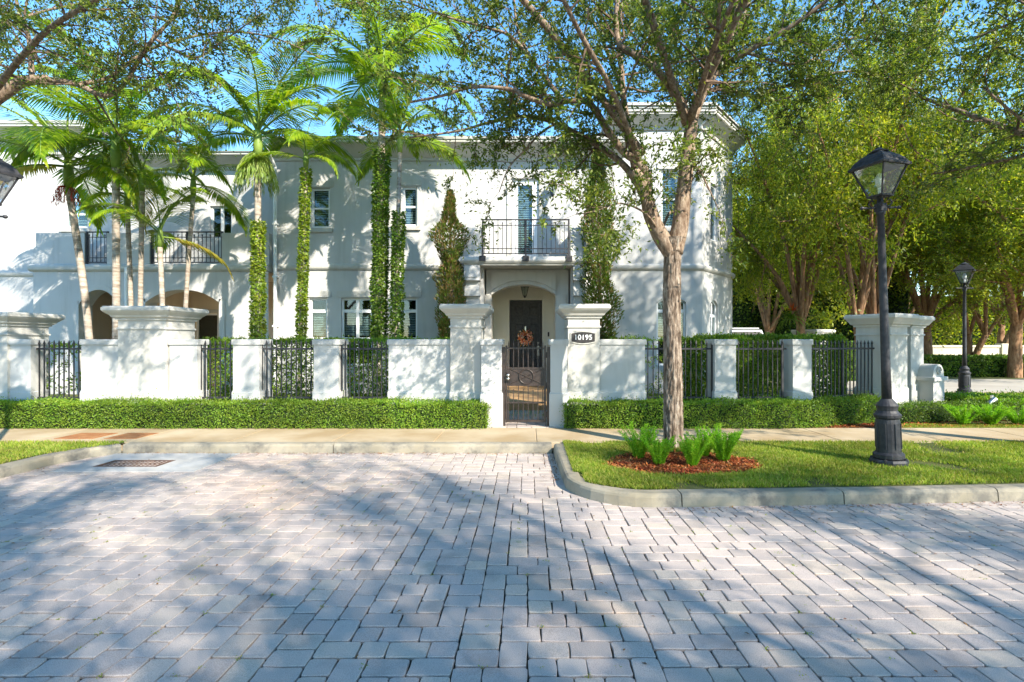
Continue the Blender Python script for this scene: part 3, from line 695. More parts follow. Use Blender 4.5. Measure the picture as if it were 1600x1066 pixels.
def window(parent, x0, x1, z0, z1, y, cols=1, transom=None, mid=True, blind=True, rise=0, Mx=None, blind_to=0, glass=True):
    """frame bars, pane and blind in an opening; transom = z of its bar"""
    fy0, fy1 = y+.07, y+.13; f = .055
    b = MB(); b.M = Mx
    b.box(x0,x0+f,fy0,fy1,z0,z1-rise); b.box(x1-f,x1,fy0,fy1,z0,z1-rise); b.box(x0+f,x1-f,fy0+.002,fy1,z0,z0+f)
    if rise:
        cv = [(x0+(x1-x0)*k/12, z1-rise+rise*(1-abs(2*k/12-1)**2.3)) for k in range(13)]
        for (xa,za),(xb,zb) in zip(cv, cv[1:]): b.rings([[(xa,yy,za),(xb,yy,zb),(xb,yy,zb-f),(xa,yy,za-f)] for yy in (fy0,fy1)][::-1])
    else: b.box(x0+f,x1-f,fy0+.002,fy1,z1-f,z1)
    for k in range(1, cols):
        x = x0+(x1-x0)*k/cols; b.box(x-.04,x+.04,fy0+.003,fy1+.003,z0+f,z1-f-rise*.2)
    zt = z1
    if transom: zt = transom; b.box(x0+f,x1-f,fy0+.005,fy1,transom-.045,transom+.045)
    if mid: zm = (z0+zt)/2; b.box(x0+f,x1-f,fy0+.012,fy1-.01,zm-.025,zm+.025)
    wn = b.build('window', M['white']); local(wn, parent)
    b = MB(); b.M = Mx; b.box(x0+.02,x1-.02,fy0+.035,fy0+.043,z0+.02,z1-.02-rise*.75); g_ = b.build('pane', M['glass']); g_.data.transform(Matrix.Translation(-Vector(parent.location))); put(g_, wn)
    if blind:
        b = MB(); b.M = Mx; z = zt-.08
        while z > max(z0+.06, blind_to):
            b.poly([(x0+f,fy1+.05,z-.018),(x1-f,fy1+.05,z-.018),(x1-f,fy1+.075,z+.012),(x0+f,fy1+.075,z+.012)]); z -= .05
        g_ = b.build('blind', M['blind']); g_.data.transform(Matrix.Translation(-Vector(parent.location))); put(g_, wn)
    return wn
def railing_mb(b, x0, x1, y, z0, z1, posts, sp=.115, ax='x'):
    def bx(a, c, d, e, r=.012):
        if ax == 'x': b.box(a, c, y-r, y+r, d, e)
        else: b.box(y-r, y+r, a, c, d, e)
    bx(x0,x1,z1-.03,z1,.022); bx(x0,x1,z1-.17,z1-.15); bx(x0,x1,z0+.18,z0+.20); bx(x0,x1,z0+.05,z0+.075)
    k = x0+sp*.6; i = 0
    while k < x1-.03:
        bx(k-.008,k+.008,z0+.06,z1-(.02 if i%2 else .1),.007)
        if not i%2: bx(k-.014,k+.014,z1-.12,z1-.085,.014)
        k += sp; i += 1
    for p in posts: bx(p-.022,p+.022,z0-.02,z1+.003,.024)
# ---- main townhouse ----
H = thing('townhouse', (0, HY, .1), 'white two-storey stucco townhouse with a front door porch and small iron balcony', 'house')
hx = lambda px: PX(px, HY); hz = lambda py: PZ(py, HY)
TX0 = hx(975)
xl, xr = hx(427), hx(1097)
ops = [(hx(483),hx(511),.9,hz(466),0),(hx(533),hx(582),.9,hz(466),0),(hx(622),hx(652),.9,hz(466),0),
       (hx(486),hx(515),hz(356),hz(294),0),(hx(629),hx(652),hz(353),hz(292),0),
       (hx(800),hx(841),3.78,hz(281),0),(hx(1026),hx(1072),.9,hz(465),.13),(hx(1033),hx(1060),hz(355),hz(266),0),
       (hx(762),hx(880),.1,hz(435),0,.0)]
b = MB(); wall_sheet(b, xl, TX0, .1, 7.0, HY, [o for o in ops if o[0] < TX0])
b.poly([(xl,HY,.1),(xl,HY,7),(xl,HY+9,7),(xl,HY+9,.1)])
wall_sheet(b, TX0, xr, .1, 7.95, HY, [o for o in ops if o[0] > TX0])
b.poly([(TX0,HY,7),(TX0,HY,7.95),(TX0,HY+4,7.95),(TX0,HY+4,7)])
b.poly([(xl,HY+9,.1),(xl,HY+9,7),(6.6,HY+9,7),(6.6,HY+9,.1)])
cs, ce = Vector((xr, HY, 0)), Vector((6.62, 17.0, 0)); cl = (ce-cs).length; ca = math.atan2(ce.y-cs.y, ce.x-cs.x)
MC = Matrix.Translation(cs) @ Matrix.Rotation(ca, 4, 'Z')
cops = [(.62, 1.28, .9, 2.82, .16), (.66, 1.24, 4.6, 6.3, 0)]
b.M = MC; wall_sheet(b, 0, cl, .1, 7.95, 0, cops); b.M = None
b.poly([(ce.x,ce.y,.1),(ce.x,24,.1),(ce.x,24,7.95),(ce.x,ce.y,7.95)])
local(b.build('wall', M['stucco']), H)
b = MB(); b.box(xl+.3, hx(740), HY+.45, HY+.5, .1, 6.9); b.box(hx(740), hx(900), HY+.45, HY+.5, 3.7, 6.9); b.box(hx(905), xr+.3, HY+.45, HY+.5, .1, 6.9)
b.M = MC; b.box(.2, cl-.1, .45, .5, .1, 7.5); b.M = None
local(b.build('dark_room_backing', M['dark']), H)  # black sheet behind the windows, painted in place of dim rooms
b = MB(); zb = hz(421)
band(b, xl+.0, hx(722), HY, zb); local(b.build('string_course', M['trim']), H); b = MB(); band(b, hx(918), xr+.04, HY, zb); b.M = MC; band(b, -.02, cl+.05, 0, zb-.001); b.M = None
local(b.build('string_course', M['trim']), H)
b = MB(); cornice(b, xl-.05, TX0+.0, HY, hz(252), .44, .62)
local(b.build('cornice', M['trim']), H)
b = MB(); cornice(b, TX0-.45, xr+.25, HY, 7.62, .5, .42); b.M = MC; cornice(b, -.17, cl+.05, 0, 7.619, .5, .42); b.M = None
b.rings([[(TX0-o,HY-.5,7.62+z*.5/.42),(TX0-o,HY+4,7.62+z*.5/.42)] for o,z in ((0,0),(.06,.07),(.16,.13),(.4,.26),(.5,.31),(.5,.42),(0,.42))], False, False, False)
local(b.build('tower_cornice', M['trim']), H)
b = MB(); z0 = hz(252)+.44
b.poly([(xl-.1,HY-.6,z0),(TX0,HY-.6,z0),(TX0,HY+4.5,z0+1.2),(xl+3,HY+4.5,z0+1.2)]); b.poly([(xl-.1,HY-.6,z0),(xl+3,HY+4.5,z0+1.2),(xl-.1,HY+9,z0)]); b.poly([(xl,HY+9,z0),(xl+3,HY+4.5,z0+1.2),(6.6,HY+4.5,z0+1.2),(6.6,HY+9,z0)])
zt = 8.12; b.poly([(TX0-.4,HY-.5,zt),(xr+.25,HY-.5,zt),(ce.x+.4,ce.y-.3,zt),((TX0+6.6)/2,HY+3.5,zt+.9)]); b.poly([(TX0-.4,HY-.5,zt),((TX0+6.6)/2,HY+3.5,zt+.9),(TX0-.4,HY+7,zt)]); b.poly([(ce.x+.4,ce.y-.3,zt),(ce.x+.6,HY+7,zt),((TX0+6.6)/2,HY+3.5,zt+.9)])
local(b.build('roof', M['tile']), H)
for k, o in enumerate(ops[:8]):
    x0, x1, z0, z1, rise = o[:5]
    if k == 5: continue
    gnd = z0 < 1
    tr = hz(486) if gnd else None
    window(H, x0, x1, z0, z1, HY, 2 if k in (1, 6) else 1, tr, True, True, rise, None, 1.75 if gnd else 0)
    if not rise:
        b = MB(); 
        if not gnd: b.box(x0-.1,x1+.1,HY-.07,HY-.001,z0-.13,z0-.02)
        if b.f: local(b.build('window_sill', M['trim']), H)
        b = MB(); b.box(x0-.12,x1+.12,HY-.03,HY-.001,z1+.03,z1+.2); local(b.build('window_head', M['trim']), H)
window(H, *cops[0][:4], 0, 2, hz(486)-.1, True, True, .16, MC, 1.75)
window(H, *cops[1][:4], 0, 1, None, True, True, 0, MC, 0)
# upper balcony door
x0, x1, z0, z1 = ops[5][:4]
b = MB(); b.box(x0,x0+.17,HY+.05,HY+.12,z0,z1); b.box(x1-.17,x1,HY+.05,HY+.12,z0,z1); b.box(x0+.17,x1-.17,HY+.05,HY+.12,z1-.14,z1); b.box(x0+.17,x1-.17,HY+.05,HY+.12,z0,z0+.3)
bd = local(b.build('balcony_door', M['white']), H)
b = MB(); b.box(x0+.17,x1-.17,HY+.08,HY+.088,z0+.3,z1-.14); o = b.build('pane', M['glass']); o.data.transform(Matrix.Translation(-Vector(H.location))); put(o, bd)
b = MB(); z = z1-.18
while z > z0+.3: b.poly([(x0+.17,HY+.15,z-.018),(x1-.17,HY+.15,z-.018),(x1-.17,HY+.175,z+.012),(x0+.17,HY+.175,z+.012)]); z -= .052
o = b.build('blind', M['blind']); o.data.transform(Matrix.Translation(-Vector(H.location))); put(o, bd)
b = MB(); b.box(x0-.14,x0-.03,HY-.03,HY-.001,3.8,z1+.14); b.box(x1+.03,x1+.14,HY-.03,HY-.001,3.8,z1+.14); b.box(x0-.14,x1+.14,HY-.035,HY-.001,z1+.03,z1+.15); local(b.build('door_casing', M['trim']), H)
# downpipe
b = MB(); xg = hx(426)+.12; b.tube([(xg,HY-.6,7.0),(xg,HY-.55,6.85),(xg,HY-.12,6.55),(xg,HY-.1,6.3),(xg,HY-.1,.3)], .05, 8); b.cham(xg-.1,xg+.1,HY-.66,HY-.46,6.95,7.2,.01)
for z in (6,4.9,3.4,2): b.cham(xg-.065,xg+.065,HY-.155,HY-.001,z,z+.05,.004)
local(b.build('downpipe', M['white']), H)
# porch projection and balcony
QY = 13.6; qx = lambda px: PX(px, QY); qz = lambda py: PZ(py, QY)
PA = 14.35; ax0, ax1 = PX(768,PA), PX(868,PA)
zs_, zt_ = PZ(461,PA), PZ(445.5,PA)
slab_t, slab_b = qz(401), qz(412)
b = MB(); wall_sheet(b, qx(755)+.02, qx(893)-.02, .1, slab_b-.05, PA, [(ax0,ax1,.1,zt_,zt_-zs_,.35)])
# raised panel over the arch
cv = [(ax0+(ax1-ax0)*k/12, zs_+.11+(zt_-zs_+.02)*(1-abs(2*k/12-1)**2.3)*.95) for k in range(13)]
zp = PZ(426,PA)
for (xa,za),(xb,zb2) in zip(cv, cv[1:]): b.rings([[(xa,yy,min(za,zp-.01)),(xb,yy,min(zb2,zp-.01)),(xb,yy,zp),(xa,yy,zp)] for yy in (PA,PA-.075)])
# arch trim ring
for (xa,za),(xb,zb2) in zip(cv, cv[1:]): b.rings([[(xa,yy,za-.11),(xb,yy,zb2-.11),(xb,yy,min(zb2,zp)-.005),(xa,yy,min(za,zp)-.005)] for yy in (PA-.001,PA-.045)])
b.box(ax0-.28, ax0, PA-.06, PA-.0005, .1, zs_); b.box(ax1, ax1+.28, PA-.06, PA-.0005, .1, zs_)
local(b.build('porch_arch', M['trim']), H)
RY = 15.95
b = MB(); x0, x1 = ax0-.05, ax1+.05
dx0_, dx1_, dzt = PX(797,RY), PX(846,RY), PZ(470,RY)
wall_sheet(b, x0-.3, x1+.3, .3, 3.4, RY, [(dx0_-.02,dx1_+.02,.3,dzt+.02,0,.12)]); 
b.poly([(x0,PA+.35,.3),(x0,RY,.3),(x0,RY,3.4),(x0,PA+.35,3.4)]); b.poly([(x1,PA+.35,.3),(x1,PA+.35,3.4),(x1,RY,3.4),(x1,RY,.3)]); b.poly([(x0,PA+.35,3.38),(x1,PA+.35,3.38),(x1,RY,3.38),(x0,RY,3.38)])
b.box(dx0_-.1,dx0_-.02,RY-.03,RY-.001,.3,dzt+.09); b.box(dx1_+.02,dx1_+.1,RY-.03,RY-.001,.3,dzt+.09); b.box(dx0_-.1,dx1_+.1,RY-.032,RY-.001,dzt+.02,dzt+.1)
local(b.build('porch_recess', M['cream']), H)
# front door
b = MB(); b.box(dx0_,dx1_,RY+.05,RY+.09,.31,dzt); fd = local(b.build('front_door', M['doorpaint']), H)
hgt = dzt-.31; wdt = dx1_-dx0_
for r, (u0, u1) in enumerate(((.04,.26),(.31,.63),(.68,.85))):
    u0, u1 = 1-u1, 1-u0
    pass
b = MB()
for (u0, u1) in ((.80,.95),(.40,.74),(.08,.34)):
    for (s0, s1) in ((.10,.46),(.54,.90)):
        a, c, d, e = dx0_+wdt*s0, dx0_+wdt*s1, .31+hgt*u0, .31+hgt*u1; y = RY+.05
        for o1, o2, ya, yb in ((0,.03,y-.014,y-.014),(.03,.05,y-.014,y-.004)):
            pass
        b.box(a,c,y-.014,y-.0005,d,d+.025); b.box(a,c,y-.014,y-.0005,e-.025,e); b.box(a,a+.025,y-.013,y-.0005,d,e); b.box(c-.025,c,y-.013,y-.0005,d,e)
        b.rings([[(a+.06,y-.001,d+.06),(c-.06,y-.001,d+.06),(c-.06,y-.001,e-.06),(a+.06,y-.001,e-.06)],[(a+.08,y-.012,d+.08),(c-.08,y-.012,d+.08),(c-.08,y-.012,e-.08),(a+.08,y-.012,e-.08)]])
o = b.build('door_panels', M['doorpaint']); o.data.transform(Matrix.Translation(-Vector(H.location))); put(o, fd)
b = MB(); xh = dx1_-.1; b.cham(xh-.03,xh+.03,RY+.01,RY+.05,1.15,1.45,.006); b.tube([(xh,RY+.0,1.4),(xh,RY-.05,1.36),(xh,RY-.05,1.1),(xh,RY+.03,1.04)], .012, 8); b.lathe((xh,RY+.03,1.52),[(.03,0),(.03,.05)],10)
o = b.build('handle', M['steel']); o.data.transform(Matrix.Translation(-Vector(H.location))); put(o, fd)
b = MB(); xb_ = PX(857,RY); b.cham(xb_-.025,xb_+.025,RY-.02,RY-.001,PZ(526,RY),PZ(519,RY),.004); local(b.build('doorbell', M['iron']), H)
# projecting side walls under balcony with stacked blocks
for s, (pa, pb) in ((-1,(722,755)),(1,(893,918))):
    b = MB()
    xa, xb = qx(pa), qx(pb)
    b.box(xa+.02,xb-.02,QY+.35,HY-.001,.1,slab_b-.02)          # side pier
    b.box(xa+.05,xb-.09 if s<0 else xb-.03,QY+.0,QY+.36,qz(438),slab_b-.03)
    b.box(xa+.08,xb-.12 if s<0 else xb-.06,QY+.12,QY+.36,qz(447),qz(438)-.002)
    b.box(xa+.06,xb-.1 if s<0 else xb-.04,QY+.06,QY+.36,qz(462),qz(447)-.003)
    b.box(xa+.09,xb-.12 if s<0 else xb-.07,QY+.16,QY+.36,qz(468),qz(462)-.003)
    b.box(xa+.07,xb-.1 if s<0 else xb-.05,QY+.12,QY+.36,qz(476),qz(468)-.003)
    b.box(xa+.04,xb-.06 if s<0 else xb-.02,QY+.2,QY+.36,.1,qz(476)-.003)
    b.box(xa+.11,xb-.15 if s<0 else xb-.09,QY-.02,QY,qz(433),slab_b-.09)
    local(b.build('porch_bracket', M['stucco']), H)
b = MB(); pr = [(0,slab_b),(.03,slab_b),(.07,slab_b+.05),(.08,slab_b+.09),(.05,slab_t-.02),(.0,slab_t)]
xa, xb = qx(722), qx(918)
b.box(xa+.04, xb-.04, QY+.0, HY-.001, slab_b-.04, slab_t-.005)
b.rings([[(xa-o,QY-o,z),(xb+o,QY-o,z),(xb+o,HY-.002,z),(xa-o,HY-.002,z)] for o,z in pr])
bal = local(b.build('balcony', M['trim']), H)
b = MB(); zc = qz(355)
for pa, pb in ((724,752),(892,917)):
    b = MB(); b.box(qx(pa),qx(pb),QY+.04,HY-.001,slab_t-.002,zc)
    o = b.build('side_parapet', M['stucco']); o.data.transform(Matrix.Translation(-Vector(H.location))); put(o, bal)
b = MB(); ra, rb = qx(753), qx(890); railing_mb(b, ra, rb, QY+.04, slab_t+.02, qz(342), (ra+.02,(ra+rb)/2,rb-.02))
for x in (ra+.02,(ra+rb)/2,rb-.02): b.cham(x-.085,x+.085,QY-.1,QY+.08,slab_t-.13,slab_t+.01,.008)
o = b.build('railing', M['iron']); o.data.transform(Matrix.Translation(-Vector(H.location))); put(o, bal)
# sconce
def lantern(c, s, scale=1.0, wallm=True):
    b = MB(); x, y, z = c
    b.lathe((x,y,z),[(.0,.0),(.02,.01),(.05,.06*1),(.055,.07)],6); 
    b.lathe((x,y,z+.33),[(.15,0),(.14,.02),(.07,.1),(.03,.13),(.02,.16),(.005,.18)],6)
    for k in range(6):
        a = 2*pi*k/6+pi/6; b.tube([(x+.055*cos(a),y+.055*sin(a),z+.06),(x+.13*cos(a),y+.13*sin(a),z+.335)], .008, 4)
    if wallm: b.tube([(x,y+.22,z+.2),(x,y+.12,z+.52),(x,y,z+.55),(x,y,z+.5)], .012, 6); b.lathe((x,y+.23,z+.12),[(.04,0),(.04,.16)],8)
    o = b.build(s, M['iron']); b2 = MB(); b2.lathe((x,y,z+.062),[(.045,0),(.125,.268)],6); return o, b2.build('glass', M['glass'])
o, g2_ = lantern((hx(863), HY-.25, hz(312)), 'wall_lantern'); local(o, H); g2_.data.transform(Matrix.Translation(-Vector(H.location))); put(g2_, o)
EL = (PX(820,15.2), 15.2, PZ(466,15.2))
t = thing('porch_lantern', EL, 'black glass lantern hanging in the arched porch above the front door', 'lantern')
o, g2_ = lantern(EL, 'lantern_frame', wallm=False); local(o, t); g2_.data.transform(Matrix.Translation(-Vector(EL))); put(g2_, o)
b = MB(); b.tube([(EL[0],EL[1],EL[2]+.5),(EL[0],EL[1],3.38)], .008, 6); b.lathe((EL[0],EL[1],3.33),[(.05,0),(.05,.05)],10); local(b.build('hanging_rod', M['iron']), t)
# wreath
wc = Vector((PX(821,RY), RY-.03, PZ(527.5,RY)))
t = thing('door_wreath', wc, 'orange and pink flower wreath hanging on the dark front door', 'wreath')
b = MB(); b.tube([(.15*cos(2*pi*k/24),0,.15*sin(2*pi*k/24)) for k in range(25)], .03, 6, False); put(b.build('ring', M['core']), t)
L = Leaves(); n = 420; a = rng.uniform(0,2*pi,n); rr = .15+rng.normal(0,.035,n); p = np.stack([rr*np.cos(a), -rng.uniform(.01,.07,n), rr*np.sin(a)],1)
cl_ = np.round(a/(2*pi/11)); L.add(p, runit(n)+np.array([0,-.5,0]), runit(n)+np.array([0,-1,0]), rng.uniform(.04,.085,n), .05, .1); put(L.mesh('flower_ring', M['flower']), t)
L = Leaves(); n = 160; a = rng.uniform(0,2*pi,n); rr = .16+rng.normal(0,.05,n); p = np.stack([rr*np.cos(a), -rng.uniform(0,.05,n), rr*np.sin(a)],1)
L.add(p, runit(n), runit(n)+np.array([0,-1,0]), .06, .025, .1); put(L.mesh('leaves', M['leaf_dark']), t)
b = MB(); b.box(-.02,.02,-.01,.02,.2,.34); put(b.build('hanger', M['steel']), t)

# ---- left townhouse ----
NY, NU = 14.8, 15.8
N = thing('townhouse', (-8, NY, .1), 'white stucco townhouse at left with arched loggia, iron railings and palms in front', 'house')
nx = lambda px: PX(px, NY); nz = lambda py: PZ(py, NY); ux = lambda px: PX(px, NU); uz = lambda py: PZ(py, NU)
nl, nr = nx(52), hx(426)-.02
b = MB()
aops = [(nx(124),nx(186),.1,nz(453),.42,.45),(nx(228),nx(343),.1,nz(453),.36,.45)]
zb = nz(424)
wall_sheet(b, nl, nr, .1, zb, NY, aops)
b.poly([(nl,NY,.1),(nl,NY,zb),(nl,NU,zb),(nl,NU,.1)])
b.box(nl, nr, NY, NU+.1, zb-.001, zb+.2)
zpar = nz(364)
for pa, pc in ((55,131),(166,233),(346,428)): b.box(nx(pa), min(nx(pc), nr), NY+.02, NY+.22, zb+.2, zpar)
for x0, x1, z0, z1, rise, rv in aops:   # archivolt trim
    sp = z1-rise; cv = [(x0+(x1-x0)*k/14, sp+rise*(1-abs(2*k/14-1)**2.3)) for k in range(15)]
    cv2 = [((x0+x1)/2+(x-(x0+x1)/2)*1.09, z+.15) for x, z in cv]
    for (p0, p1, q1, q0) in zip(cv, cv[1:], cv2[1:], cv2): b.rings([[(p[0],yy,p[1]) for p in (p0,p1,q1,q0)] for yy in (NY+.01,NY-.03)])
    b.box(x0-.16,x0,NY-.03,NY-.0005,.1,sp+.1); b.box(x1,x1+.16,NY-.03,NY-.0005,.1,sp+.1)
uops = [(ux(100),ux(137),uz(356),uz(296),0),(ux(328),ux(362),uz(372),uz(322),0)]
wall_sheet(b, ux(-300), nl-.001, .1, 7.7, NU, [])
wall_sheet(b, nl-.001, ux(150), zb+.2, 7.7, NU, uops[:1]); wall_sheet(b, ux(150), nr, zb+.2, 6.9, NU, uops[1:])
b.poly([(ux(150),NU,6.9),(ux(150),NU,7.7),(ux(150),NU+6,7.7),(ux(150),NU+6,6.9)])
b.poly([(ux(-300),NU+7,.1),(nr,NU+7,.1),(nr,NU+7,6.9),(ux(-300),NU+7,6.9)])
local(b.build('wall', M['stucco']), N)
b = MB(); band(b, nl-.08, nr, NY, zb+.02, .16, .09); band(b, ux(-300), nl, NU, zb+.0, .13, .06); local(b.build('string_course', M['trim']), N)
b = MB(); cornice(b, ux(-300), ux(152), NU, 7.5, .45, .6); cornice(b, ux(152)+.3, nr+.1, NU, 6.75, .4, .5); local(b.build('cornice', M['trim']), N)
b = MB(); xa, xb = ux(-300), ux(152); b.poly([(xa,NU-.6,7.95),(xb,NU-.6,7.95),(xb-2,NU+3.5,9.1),(xa,NU+3.5,9.1)]); b.poly([(xb,NU-.6,7.95),(xb,NU+7,7.95),(xb-2,NU+3.5,9.1)]); b.poly([(xb,NU-.5,7.15),(nr,NU-.5,7.15),(nr,NU+4,8.1),(xb,NU+4,8.1)])
local(b.build('roof', M['tile']), N)
b = MB(); LY = 17.4
x0, x1 = nl, nr
lo = [(PX(305,LY),PX(340,LY),.2,PZ(490,LY),0)]
wall_sheet(b, x0+.1, x1, .1, zb, LY, lo); b.poly([(x0+.1,NY+.45,.1),(x0+.1,LY,.1),(x0+.1,LY,zb),(x0+.1,NY+.45,zb)]); b.poly([(x1,NY+.45,.1),(x1,NY+.45,zb),(x1,LY,zb),(x1,LY,.1)]); b.poly([(x0,NY+.3,zb-.01),(x1,NY+.3,zb-.01),(x1,LY,zb-.01),(x0,LY,zb-.01)])
b.box(nx(196),nx(206),NY+.45,LY,.1,zb-.02)
b.box(x0,x1,NY+.02,LY,.09,.2)
local(b.build('loggia_interior', M['tan']), N)
window(N, *lo[0][:4], LY, 1, None, False, False); 
b = MB(); b.box(lo[0][0]-.12,lo[0][0]-.01,LY-.03,LY-.001,.2,lo[0][3]+.12); b.box(lo[0][1]+.01,lo[0][1]+.12,LY-.03,LY-.001,.2,lo[0][3]+.12); b.box(lo[0][0]-.12,lo[0][1]+.12,LY-.032,LY-.001,lo[0][3]+.02,lo[0][3]+.13); local(b.build('door_casing', M['trim']), N)
b = MB(); b.box(x0,x1,LY+.5,LY+.55,.1,3.6); b.box(nl,ux(427),NU+.5,NU+.55,3.9,6.7); local(b.build('dark_room_backing', M['dark']), N)  # same black backing; room darkness is in its colour, no real wall
window(N, *uops[0][:4], NU, 1, uz(312), True, True); window(N, *uops[1][:4], NU, 2, None, False, False)
b = MB(); b.box(uops[0][0]-.1,uops[0][1]+.1,NU-.07,NU-.001,uops[0][2]-.13,uops[0][2]-.02); local(b.build('window_sill', M['trim']), N)
for pa, pc in ((131,166),(233,346)):
    b = MB(); a, c = nx(pa), nx(pc); railing_mb(b, a, c, NY+.08, zb+.2, nz(361), (a+.02, c-.02) if pa < 200 else (a+.02,(a+c)/2,c-.02)); local(b.build('balcony_railing', M['iron']), N)
b = MB(); xg = nx(201); b.tube([(xg,NY-.08,zb+.1),(xg,NY-.08,.3)], .045, 8); local(b.build('downpipe', M['white']), N)
o, g2_ = lantern((PX(305,LY)-.9, LY-.25, PZ(512,LY)), 'wall_lantern'); local(o, N); g2_.data.transform(Matrix.Translation(-Vector(N.location))); put(g2_, o)

# ================= TREES =================
def wobble(pts, amp, seed):
    out = [pts[0]]
    for a, c in zip(pts, pts[1:]):
        n = max(1, int((c-a).length/.16))
        for k in range(1, n+1):
            q = a.lerp(c, k/n); out.append(q + (noise.noise_vector(q*1.7+Vector((seed,0,0)))*amp if k < n else Vector((0,0,0))))
    return out
def smooth_path(pts, n=4):
    """Catmull-Rom through the control points"""
    P_ = [pts[0]] + pts + [pts[-1]]; out = []
    for i in range(1, len(P_)-2):
        p0,p1,p2,p3 = P_[i-1:i+3]
        for k in range(n):
            t = k/n; out.append(.5*((2*p1)+(p2-p0)*t+(2*p0-5*p1+4*p2-p3)*t*t+(3*p1-p0-3*p2+p3)*t**3))
    out.append(pts[-1]); return out
class Tree:
    dm = 2.5; lm = 1.8; cl = 15; cr = .15; hole = None
    def __init__(s, seed): s.r = random.Random(seed); s.big = MB(); s.tw = MB(); s.L = Leaves(); s.lp = []; s.ld = []
    def limb(s, pts, r0, r1, n=10):
        p = smooth_path([Vector(q) for q in pts], 5); m = len(p); rad = [r0+(r1-r0)*k/(m-1) for k in range(m)]
        rad = [q*(1+.10*noise.noise(a*4)) for q, a in zip(rad, p)]
        s.big.tube(p, rad, n); return p, rad
    def rv(s): 
        return Vector((s.r.gauss(0,1), s.r.gauss(0,1), s.r.gauss(0,1))).normalized()
    def twigs(s, p, rad, dens, ln, lf, up=.25, t0=.25, step=.11, out=None):
        """secondary branches off a limb, carrying leafy twigs"""
        tot = sum((a-c).length for a, c in zip(p, p[1:])); N_ = int(tot*(1-t0)*dens*s.dm)
        for k in range(N_):
            t = t0+(1-t0)*(k+s.r.random())/N_; f = t*(len(p)-1); i = min(len(p)-2, int(f)); q = p[i].lerp(p[i+1], f-i); ax = (p[i+1]-p[i]).normalized()
            d = (s.rv() + ax*.7 + Vector((0,0,up))).normalized(); l = ln*s.r.uniform(.5,1.25); r = min(rad[i]*.5, .022)
            s.branch(q, d, l, r, lf, step)
    def branch(s, q, d, l, r, lf, step=.11):
        path = [q]; n = max(3, int(l/.18))
        for k in range(n):
            d = (d + s.rv()*.28 + Vector((0,0,-.03))).normalized(); path.append(path[-1]+d*l/n)
        s.tw.tube(path, [max(.003, r*(1-.75*k/n)) for k in range(n+1)], 4, False)
        for k in range(1, n+1):
            for _ in range(2):
                if s.r.random() < .25: continue
                dd = (s.rv()+d*.6).normalized(); tl = s.r.uniform(.15,.42); a = path[k]; e = a+dd*tl
                s.tw.tube([a, a.lerp(e,.5)+s.rv()*.02, e], [.005,.004,.002], 3, False)
                m = int(tl*lf*s.lm)
                for j in range(m):
                    s.lp.append((a.lerp(e, s.r.uniform(.15,1.08))+s.rv()*.03)[:]); s.ld.append((dd+s.rv()*.9)[:])
                for j in range(s.cl):
                    s.lp.append((e+Vector((s.r.gauss(0,s.cr), s.r.gauss(0,s.cr), s.r.gauss(0,s.cr*.8))))[:]); s.ld.append((s.rv()+Vector((0,0,-.3)))[:])
    def finish(s, root, sz, mt, bark, twig, sun=True):
        if s.hole is not None:
            k = [i for i, q in enumerate(s.lp) if noise.noise(Vector(q)*1.25) > s.hole]
            s.lp = [s.lp[i] for i in k]; s.ld = [s.ld[i] for i in k]
        n = len(s.lp); s.L.add(s.lp, s.ld, runit(n)+np.array([0,0,.8]), rng.uniform(.55,1.4,n)*sz, sz*rng.uniform(.3,.5,n), .08)
        tr = s.big.build('trunk', bark, None, True); local(tr, root)
        tw = s.tw.build('twigs', twig); local(tw, root)
        cr = s.L.mesh('crown', mt); local(cr, root); return n

# --- the big street tree in front of the house ---
TY = 7.3
T = Tree(11); root = thing('street_oak', (PX(1053,TY), TY, .12), 'big branching tree with rough bark growing from the mulched island in front of the house', 'tree', 'oaks along the street')
def Q(px, py, dy=0): return P(px, py, TY+dy)
# trunk with carved bark ridges
b = T.big
tp = smooth_path([Q(1055,712), Q(1053,690), Q(1052,600), Q(1050,500), Q(1050,430), Q(1051,392), Q(1053,372)], 34)
rr = lambda t: .150 - .03*min(1,t/.5) + (.09*max(0,.1-t)/.1) + (.035*max(0,t-.85)/.15)
rings_ = []
for i, p_ in enumerate(tp):
    t = i/(len(tp)-1); ring = []
    for k in range(72):
        a = 2*pi*k/72; c_, s_ = cos(a), sin(a); z = p_.z
        v = Vector((c_*7.5, s_*7.5, z*3.4)); nz1 = noise.noise(v); rid = abs(noise.noise(v*1.9+Vector((5,0,0))))
        r_ = rr(t) + .009*nz1 - .016*max(0,.22-rid)/.22 + .012*noise.noise(Vector((c_*1.5, s_*1.5, z*1.2)))
        if t < .12: r_ += .05*(.12-t)/.12*max(0, cos(5*a+1))
        ring.append((p_.x+c_*r_, p_.y+s_*r_, z))
    rings_.append(ring)
b.rings(rings_, True, True)
